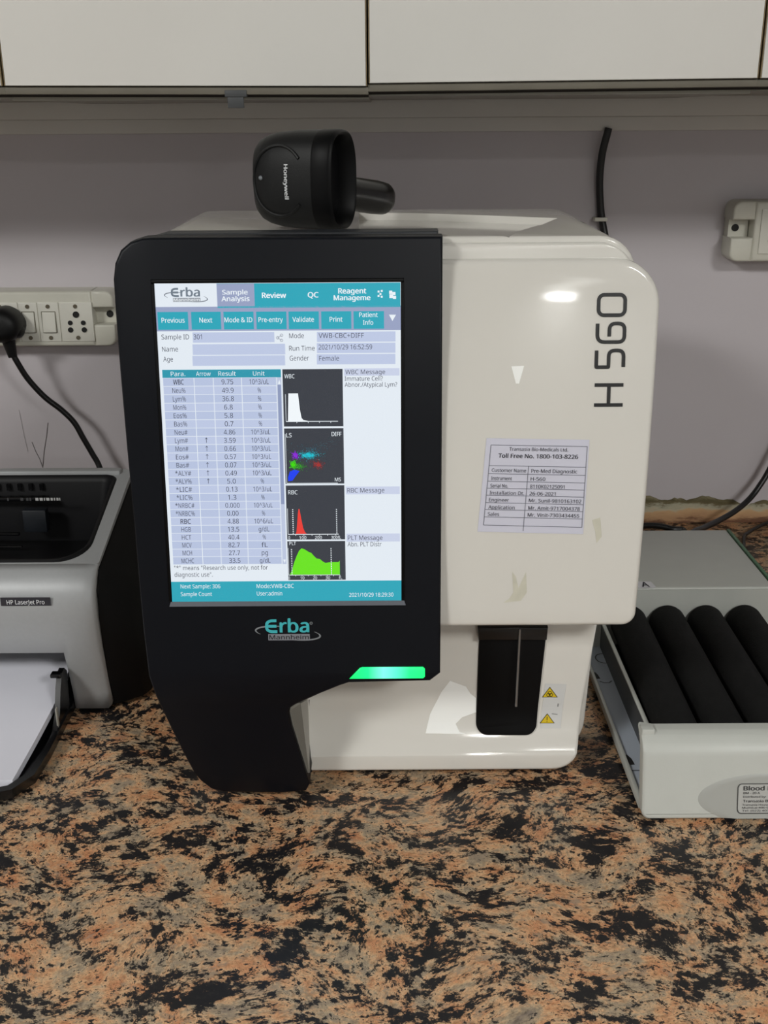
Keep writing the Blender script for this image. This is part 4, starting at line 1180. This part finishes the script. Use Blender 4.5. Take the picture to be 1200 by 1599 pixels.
# rollers
rr_ = 0.0173
for k in range(4):
    cxk = 0.2362 + 0.0372 * k; zc = 0.0375
    bm = nb()
    ys = [yfr + 0.006, yfr + 0.0065, yfr + 0.009, byf - 0.006, byf - 0.003, byf - 0.0012]
    rs = [rr_ * 0.8, rr_ * 0.93, rr_, rr_, rr_ * 0.96, rr_ * 0.82]
    sk = lambda y: cxk - 0.0050 * (byf - y) / (byf - yfr)
    tube(bm, [(sk(y), y, zc) for y in ys], rs, 36)
    rl = part('roller', bm, M['foam'], Mx, 60)
    part('axle', tube(nb(), [(sk(yfr), yfr - 0.002, zc), (sk(yfr), yfr + 0.008, zc)], 0.003, 12), M['steel'], rl)
# front panel with curved face
fx0, fx1 = 0.1915, 0.3795
def ffy(z):   # front face leans: bottom nearest
    return -0.0405 + 0.016 * (z / 0.066) + 0.010 * max(0, (z - 0.052) / 0.014) ** 2
prof_f = [(0.004, 0.0)]
zt_f = 0.0655
o = fillet_r([(fx0, 0.0035), (fx1, 0.0035), (fx1, zt_f), (fx0 + 0.011, zt_f), (fx0, zt_f + 0.001)], [0.006, 0.006, 0.002, 0, 0.002], 6)
fpn = part('front_panel', slab(o, ffy, 0.010, bev=0.003, seg=3, cuts=[0.004 + 0.0026 * i for i in range(1, 24)]), M['mixer'], Mx, 30)
part('corner_tab', bx(fx0 + 0.0005, fx0 + 0.0100, -0.0180, -0.0085, 0.058, zt_f + 0.0024, 0.0008), M['mixer'], fpn)
for x in (mx0_ + 0.02, mx1_ - 0.02):
    for y in (0.0, 0.35): part('foot', bx(x - 0.008, x + 0.008, y - 0.008, y + 0.008, 0, 0.0052), M['rubber'], Mx)
part('bay_back', bx(mx0_ + 0.004, mx1_ - 0.003, byf - 0.0012, byf - 0.0002, 0.009, bzt - 0.002), M['mixer'], Mx)
# oval relief and rating plate on the front
pe = lambda u, v: PF(u, v, ffy)
e0 = pe(1088, 1252); et = pe(1200, 1207); eb_ = pe(1200, 1286)
ecx = 0.2855; erx = ecx - e0.x; ecz = (et.z + eb_.z) / 2; erz = (et.z - eb_.z) / 2
F = Flat(lambda x, z, l: Vector((x, ffy(z) - 0.0004 - 0.00012 * l, z)))
def FB(zlist): pass
nE = 64
bm = nb()
rings_e = []
for k in range(13):
    r = k / 12
    rings_e.append([(ecx + erx * r * math.cos(2 * math.pi * i / nE), max(0.0045, ecz + erz * r * math.sin(2 * math.pi * i / nE))) for i in range(nE)])
RV = []
for k, rg in enumerate(rings_e):
    off = 0.0006 if k < 12 else -0.0002
    RV.append([bm.verts.new((x, ffy(z) - off, z)) for x, z in rg])
for k in range(1, 12):
    for i in range(nE): bm.faces.new((RV[k][i], RV[k + 1][i], RV[k + 1][(i + 1) % nE], RV[k][(i + 1) % nE]))
bm.faces.new(RV[1])
part('oval_relief', fixn(bm), M['mixer_oval'], fpn, 40)
F = Flat(lambda x, z, l: Vector((x, ffy(z) - 0.0009 - 0.00012 * l, z)))
r0 = pe(1147, 1269); r1 = pe(1157, 1223)
rx0, rz0, rz1 = (r0.x + r1.x) / 2, r0.z, r1.z; rx1 = ecx + (ecx - rx0)
rp_ = rrect(rx0, rx1, rz0, rz1, 0.003, 5)
nb2 = 8
for k in range(nb2):
    za, zc = rz0 + (rz1 - rz0) * k / nb2, rz0 + (rz1 - rz0) * (k + 1) / nb2; ins = 0.0012 if k in (0, nb2 - 1) else 0
    F.rect(rx0 + ins, rx1 - ins, za, zc, (176, 176, 172), 0)
F.stroke(rp_, 0.0007, (60, 60, 58), 1, True)
Hh = rz1 - rz0; dk = (48, 48, 48)
F.text('Blood Mixer', rx0 + 0.004, rx0 + 0.038, rz1 - 0.22 * Hh, 0.145 * Hh, dk, 2, 0.04)
F.text('BM - 20 A', rx0 + 0.004, rx0 + 0.0165, rz1 - 0.345 * Hh, 0.075 * Hh, dk, 2, 0.02)
F.text('Distributed by:', rx0 + 0.004, rx0 + 0.021, rz1 - 0.465 * Hh, 0.065 * Hh, dk, 2, 0.01)
F.text('Transasia Bio-Medicals Ltd.', rx0 + 0.004, rx0 + 0.048, rz1 - 0.62 * Hh, 0.085 * Hh, dk, 2, 0.03)
F.text('Transasia House, Chandivali Studio Road', rx0 + 0.0035, rx0 + 0.052, rz1 - 0.735 * Hh, 0.06 * Hh, dk, 2, 0.01)
F.text('Mumbai-400 072. Maharashtra', rx0 + 0.0035, rx0 + 0.046, rz1 - 0.835 * Hh, 0.06 * Hh, dk, 2, 0.01)
F.text('Tel: (022) 4030 9000', rx0 + 0.0035, rx0 + 0.034, rz1 - 0.935 * Hh, 0.06 * Hh, dk, 2, 0.01)
part('rating_plate', F.bm, M['label'], fpn, 0)

# ================================================================== SWITCH BOARDS on the wall
def disc(bm, x, y, z, r, d=0.0012, seg=18):
    bmesh.ops.create_cone(bm, cap_ends=True, segments=seg, radius1=r, radius2=r, depth=d, matrix=Matrix.Translation((x, y, z)) @ Matrix.Rotation(math.pi / 2, 4, 'X')); return bm
YS = 0.566
def board(name, label, x0, x1, z0, z1, screw_at):
    t = thing(name, label, 'switchboard', ((x0 + x1) / 2, YB - 0.017, (z0 + z1) / 2), 'electrical switchboards on the back wall')
    o = rrect(x0, x1, z0, z1, 0.006, 6)
    sgn = 1 if screw_at > 0 else -1
    xe = x1 if sgn > 0 else x0
    zc = (z0 + z1) / 2 + 0.003
    # surround with a notch at the end for the mounting screw
    xi0, xi1 = sorted((xe - sgn * 0.024, xe))
    bm = nb()
    def add(t_):
        me = bpy.data.meshes.new('t'); t_.to_mesh(me); t_.free(); bm.from_mesh(me); bpy.data.meshes.remove(me)
    xb0, xb1 = (x0, xi0) if sgn > 0 else (xi1, x1)
    add(slab(rrect(xb0, xb1, z0, z1, 0, 3), lambda z: YS, YB - YS, bev=0.004, seg=3))
    add(slab(rrect(xi0 - 0.001, xi1 + 0.001, zc + 0.010, z1, (0, 0, 0.010 if sgn > 0 else 0, 0.010 if sgn < 0 else 0), 5), lambda z: YS + 0.0005, YB - YS - 0.0005, bev=0.003, seg=3))
    add(slab(rrect(xi0 - 0.001, xi1 + 0.001, z0, zc - 0.010, (0.010 if sgn < 0 else 0, 0.010 if sgn > 0 else 0, 0, 0), 5), lambda z: YS + 0.0005, YB - YS - 0.0005, bev=0.003, seg=3))
    add(bx(xi0, xi1 - 0.001, YS + 0.018, YB, zc - 0.011, zc + 0.011))
    fr = part('frame', bm, M['switch_frame'], t, 40)
    part('screw_hole', disc(nb(), xe - sgn * 0.008, YS + 0.0178, zc, 0.0042), M['hole'], t)
    return t
def plate(t, x0, x1, z0, z1, kind):
    y0 = YS - 0.0015
    pl_ = part('module_plate', slab(rrect(x0, x1, z0, z1, 0.0008, 2), lambda z: y0, 0.006, bev=0.0007, seg=2), M['switch'], t)
    xm, zm = (x0 + x1) / 2, (z0 + z1) / 2; h = z1 - z0
    for dz in (h * 0.40, -h * 0.40): part('screw', disc(nb(), xm, y0 - 0.0004, zm + dz, 0.0024), M['screw'], pl_)
    if kind == 'switch':
        w_ = (x1 - x0) * 0.31
        bm = slab(rrect(xm - w_, xm + w_, zm - h * 0.255, zm + h * 0.255, 0.0006, 2), lambda z: y0 - 0.0022 + 0.0012 * math.copysign(1, z - zm) * min(1, abs(z - zm) / 0.01), 0.006, bev=0.0006, seg=2, cuts=[zm - 0.005, zm, zm + 0.005])
        part('rocker', bm, M['switch'], pl_)
        g = nb(); 
        F = Flat(lambda x, z, l: Vector((x, y0 - 0.0003, z)))
        F.stroke(rrect(xm - w_ - 0.0006, xm + w_ + 0.0006, zm - h * 0.255 - 0.0006, zm + h * 0.255 + 0.0006, 0.0006, 2), 0.0009, (120, 116, 100), 1, True)
        g.free(); part('rocker_gap', F.bm, M['decal'], pl_, 0)
    else:
        w_ = x1 - x0
        hole = lambda x, y, z, r: part('socket_hole', disc(nb(), x, y, z, r), M['hole'], pl_)
        hole(xm, y0 - 0.0004, zm + h * 0.19, 0.0038)
        for sx, dz, r in ((-1, -0.02, 0.0028), (1, -0.02, 0.0028), (-1.05, -0.20, 0.0031), (1.05, -0.20, 0.0031)): hole(xm + sx * w_ * 0.20, y0 - 0.0004, zm + dz * h, r)
lx1 = PY(177.5, 500, YS).x; lz1 = PY(100, 455, YS).z; lz0 = PY(100, 541, YS).z
SB1 = board('switch_board', 'ivory switchboard with a black plug at the left above the printer', -0.62, lx1, lz0, lz1, 1)
mz1 = PY(90, 472, YS).z; mz0 = PY(90, 533, YS).z
for (u0, u1, kd) in ((31.5, 60.5, 'switch'), (61.5, 94, 'switch'), (95, 146, 'socket')):
    plate(SB1, PY(u0, 503, YS).x, PY(u1, 503, YS).x, mz0, mz1, kd)
plate(SB1, PY(-24, 503, YS).x, PY(30.5, 503, YS).x, mz0, mz1, 'socket')
rx_0 = PY(1145, 360, YS).x; rz_1 = PY(1170, 314, YS).z; rz_0 = PY(1170, 409, YS).z
SB2 = board('switch_board', 'ivory switchboard at the right edge above the mixer', rx_0, rx_0 + 0.26, rz_0, rz_1, -1)
plate(SB2, PY(1187, 365, YS).x, PY(1187, 365, YS).x + 0.045, rz_0 + 0.009, rz_1 - 0.009, 'socket')
plate(SB2, PY(1187, 365, YS).x + 0.046, PY(1187, 365, YS).x + 0.07, rz_0 + 0.009, rz_1 - 0.009, 'switch')

# ================================================================== PLUG AND CABLES
pc = PY(5, 506, YS - 0.022)
Pc = thing('power_cord', 'black power plug and its cord hanging from the left switchboard', 'power cord', (pc.x, pc.y, pc.z))
rings = []
for y, s in ((YS - 0.002, 0.92), (YS - 0.006, 1.0), (YS - 0.024, 1.0), (YS - 0.033, 0.93), (YS - 0.038, 0.72), (YS - 0.040, 0.4)):
    rings.append([(pc.x + s * 0.0192 * math.cos(a) * (1.0 + 0.18 * math.cos(a - 5.6)), y, pc.z + s * 0.0192 * math.sin(a) * (1.12 if math.sin(a) < 0 else 1.0)) for a in [2 * math.pi * k / 28 for k in range(28)]])
plug = part('plug', fixn(loft(nb(), rings)), M['rubber'], Pc, 50)
kn = PY(29, 517, YS - 0.02); bm = nb(); bmesh.ops.create_uvsphere(bm, u_segments=18, v_segments=12, radius=0.0075, matrix=Matrix.Translation((kn.x - 0.001, YS - 0.019, kn.z)) @ Matrix.Diagonal((1, 1.6, 1.1, 1)))
part('plug_lug', bm, M['rubber'], plug)
c0_ = PY(14, 535, YS - 0.02); c1_ = PY(20, 557, YS - 0.019)
part('strain_relief', tube(nb(), [c0_ + Vector((0, 0, 0.006)), c0_, c1_], [0.0085, 0.0075, 0.0052], 14), M['rubber'], Pc)
cp = [PY(19, 550, YS - 0.019), PY(26, 564, YS - 0.018), PY(44, 592, YS - 0.013), PY(70, 620, 0.558), PY(96, 640, 0.561), PY(116, 660, 0.562), PY(130, 684, 0.562), PY(144, 708, 0.562), PY(155, 728, 0.560), PY(166, 765, 0.55), PY(170, 800, 0.52), Vector((-0.32, 0.42, 0.05)), Vector((-0.34, 0.375, 0.045)), Vector((-0.345, 0.353, 0.045))]
part('cord', tube(nb(), spline(cp, 10), 0.0035, 12), M['cable'], Pc)

cp = [PY(951, 200, 0.585), PY(949, 208, 0.585), PY(941, 240, 0.588), PY(937, 280, 0.592), PY(938, 320, 0.594), PY(941, 345, 0.594), PY(946, 372, 0.592), PY(956, 420, 0.588), PY(960, 520, 0.580), Vector((0.24, 0.56, 0.10)), Vector((0.20, 0.52, 0.012)), Vector((0.16, 0.49, 0.006))]
WC = thing('wall_cable', 'black cable running down the wall behind the analyzer', 'cable', PY(941, 300, 0.592))
part('cable', tube(nb(), spline(cp, 10), 0.0043, 12), M['cable'], WC)
cl = PY(940, 343, 0.588)
bm = nb(); box(bm, cl.x - 0.0085, cl.x + 0.0065, 0.5855, YB, cl.z - 0.002, cl.z + 0.0025, 0.0008)
part('cable_clip', bm, M['switch_frame'], WC)['label'] = 'pale cable clip'

cp = [PY(1290, 560, 0.575), PY(1240, 660, 0.575), PY(1205, 728, 0.575), PY(1190, 754, 0.570), PY(1172, 778, 0.56), PY(1150, 797, 0.54), PY(1125, 812, 0.515), PY(1100, 824, 0.48), PY(1080, 834, 0.44), Vector((0.335, 0.41, 0.03)), Vector((0.335, 0.3865, 0.03))]
mc = part('mixer_cable', tube(nb(), spline(cp, 10), 0.0036, 12), M['cable'], None, 40, loc=PY(1150, 797, 0.54))
tag(mc, 'black cable curving down the right wall to the back of the mixer', 'cable')
cp = [PZ(930, 835, 0.004), PZ(965, 826, 0.006), PZ(1000, 821.5, 0.010), PZ(1025, 821, 0.012), PZ(1050, 826, 0.010), PZ(1068, 834, 0.008), Vector((0.30, 0.42, 0.0042)), Vector((0.285, 0.4, 0.0042))]
lc_ = part('loose_cable', tube(nb(), spline(cp, 10), 0.0038, 12), M['cable'], None, 40, loc=PZ(1025, 821, 0.012))
tag(lc_, 'black cable loop lying on the counter between analyzer and mixer', 'cable')
cp = [PZ(1300, 790, 0.004), PZ(1240, 803, 0.004), PZ(1200, 816, 0.004), PZ(1182, 824, 0.004), PZ(1166, 834, 0.004), PZ(1162, 842, 0.004), Vector((0.42, 0.44, 0.004))]
l2 = part('thin_cable', tube(nb(), spline(cp, 10), 0.0024, 10), M['cable'], None, 40, loc=PZ(1200, 816, 0.004))
tag(l2, 'thin black cable on the counter at the right edge behind the mixer', 'cable')

# ================================================================== CEILING LAMPS (housings for the lights above; the right one is an added fill)
for (lx, ly, lz), w_, lab in ((LAMP_A, 0.66, 'square white ceiling lamp behind the camera on the left'), (FILL_LAMP_C, 0.64, 'added square fill lamp, unseen, behind the camera on the right')):
    t = thing('ceiling_lamp', lab, 'lamp', (lx, ly, CEIL))
    part('housing', bx(lx - w_ / 2, lx + w_ / 2, ly - w_ / 2, ly + w_ / 2, lz + 0.003, CEIL, 0.004), M['lamp_body'], t)
lx, ly, lz = LAMP_B
t = thing('ceiling_lamp', 'small round ceiling lamp at the far end of the room', 'lamp', (lx, ly, CEIL))
bm = nb(); bmesh.ops.create_cone(bm, cap_ends=True, segments=40, radius1=0.24, radius2=0.24, depth=CEIL - lz - 0.003, matrix=Matrix.Translation((lx, ly, (CEIL + lz + 0.003) / 2)))
part('housing', bm, M['lamp_body'], t)
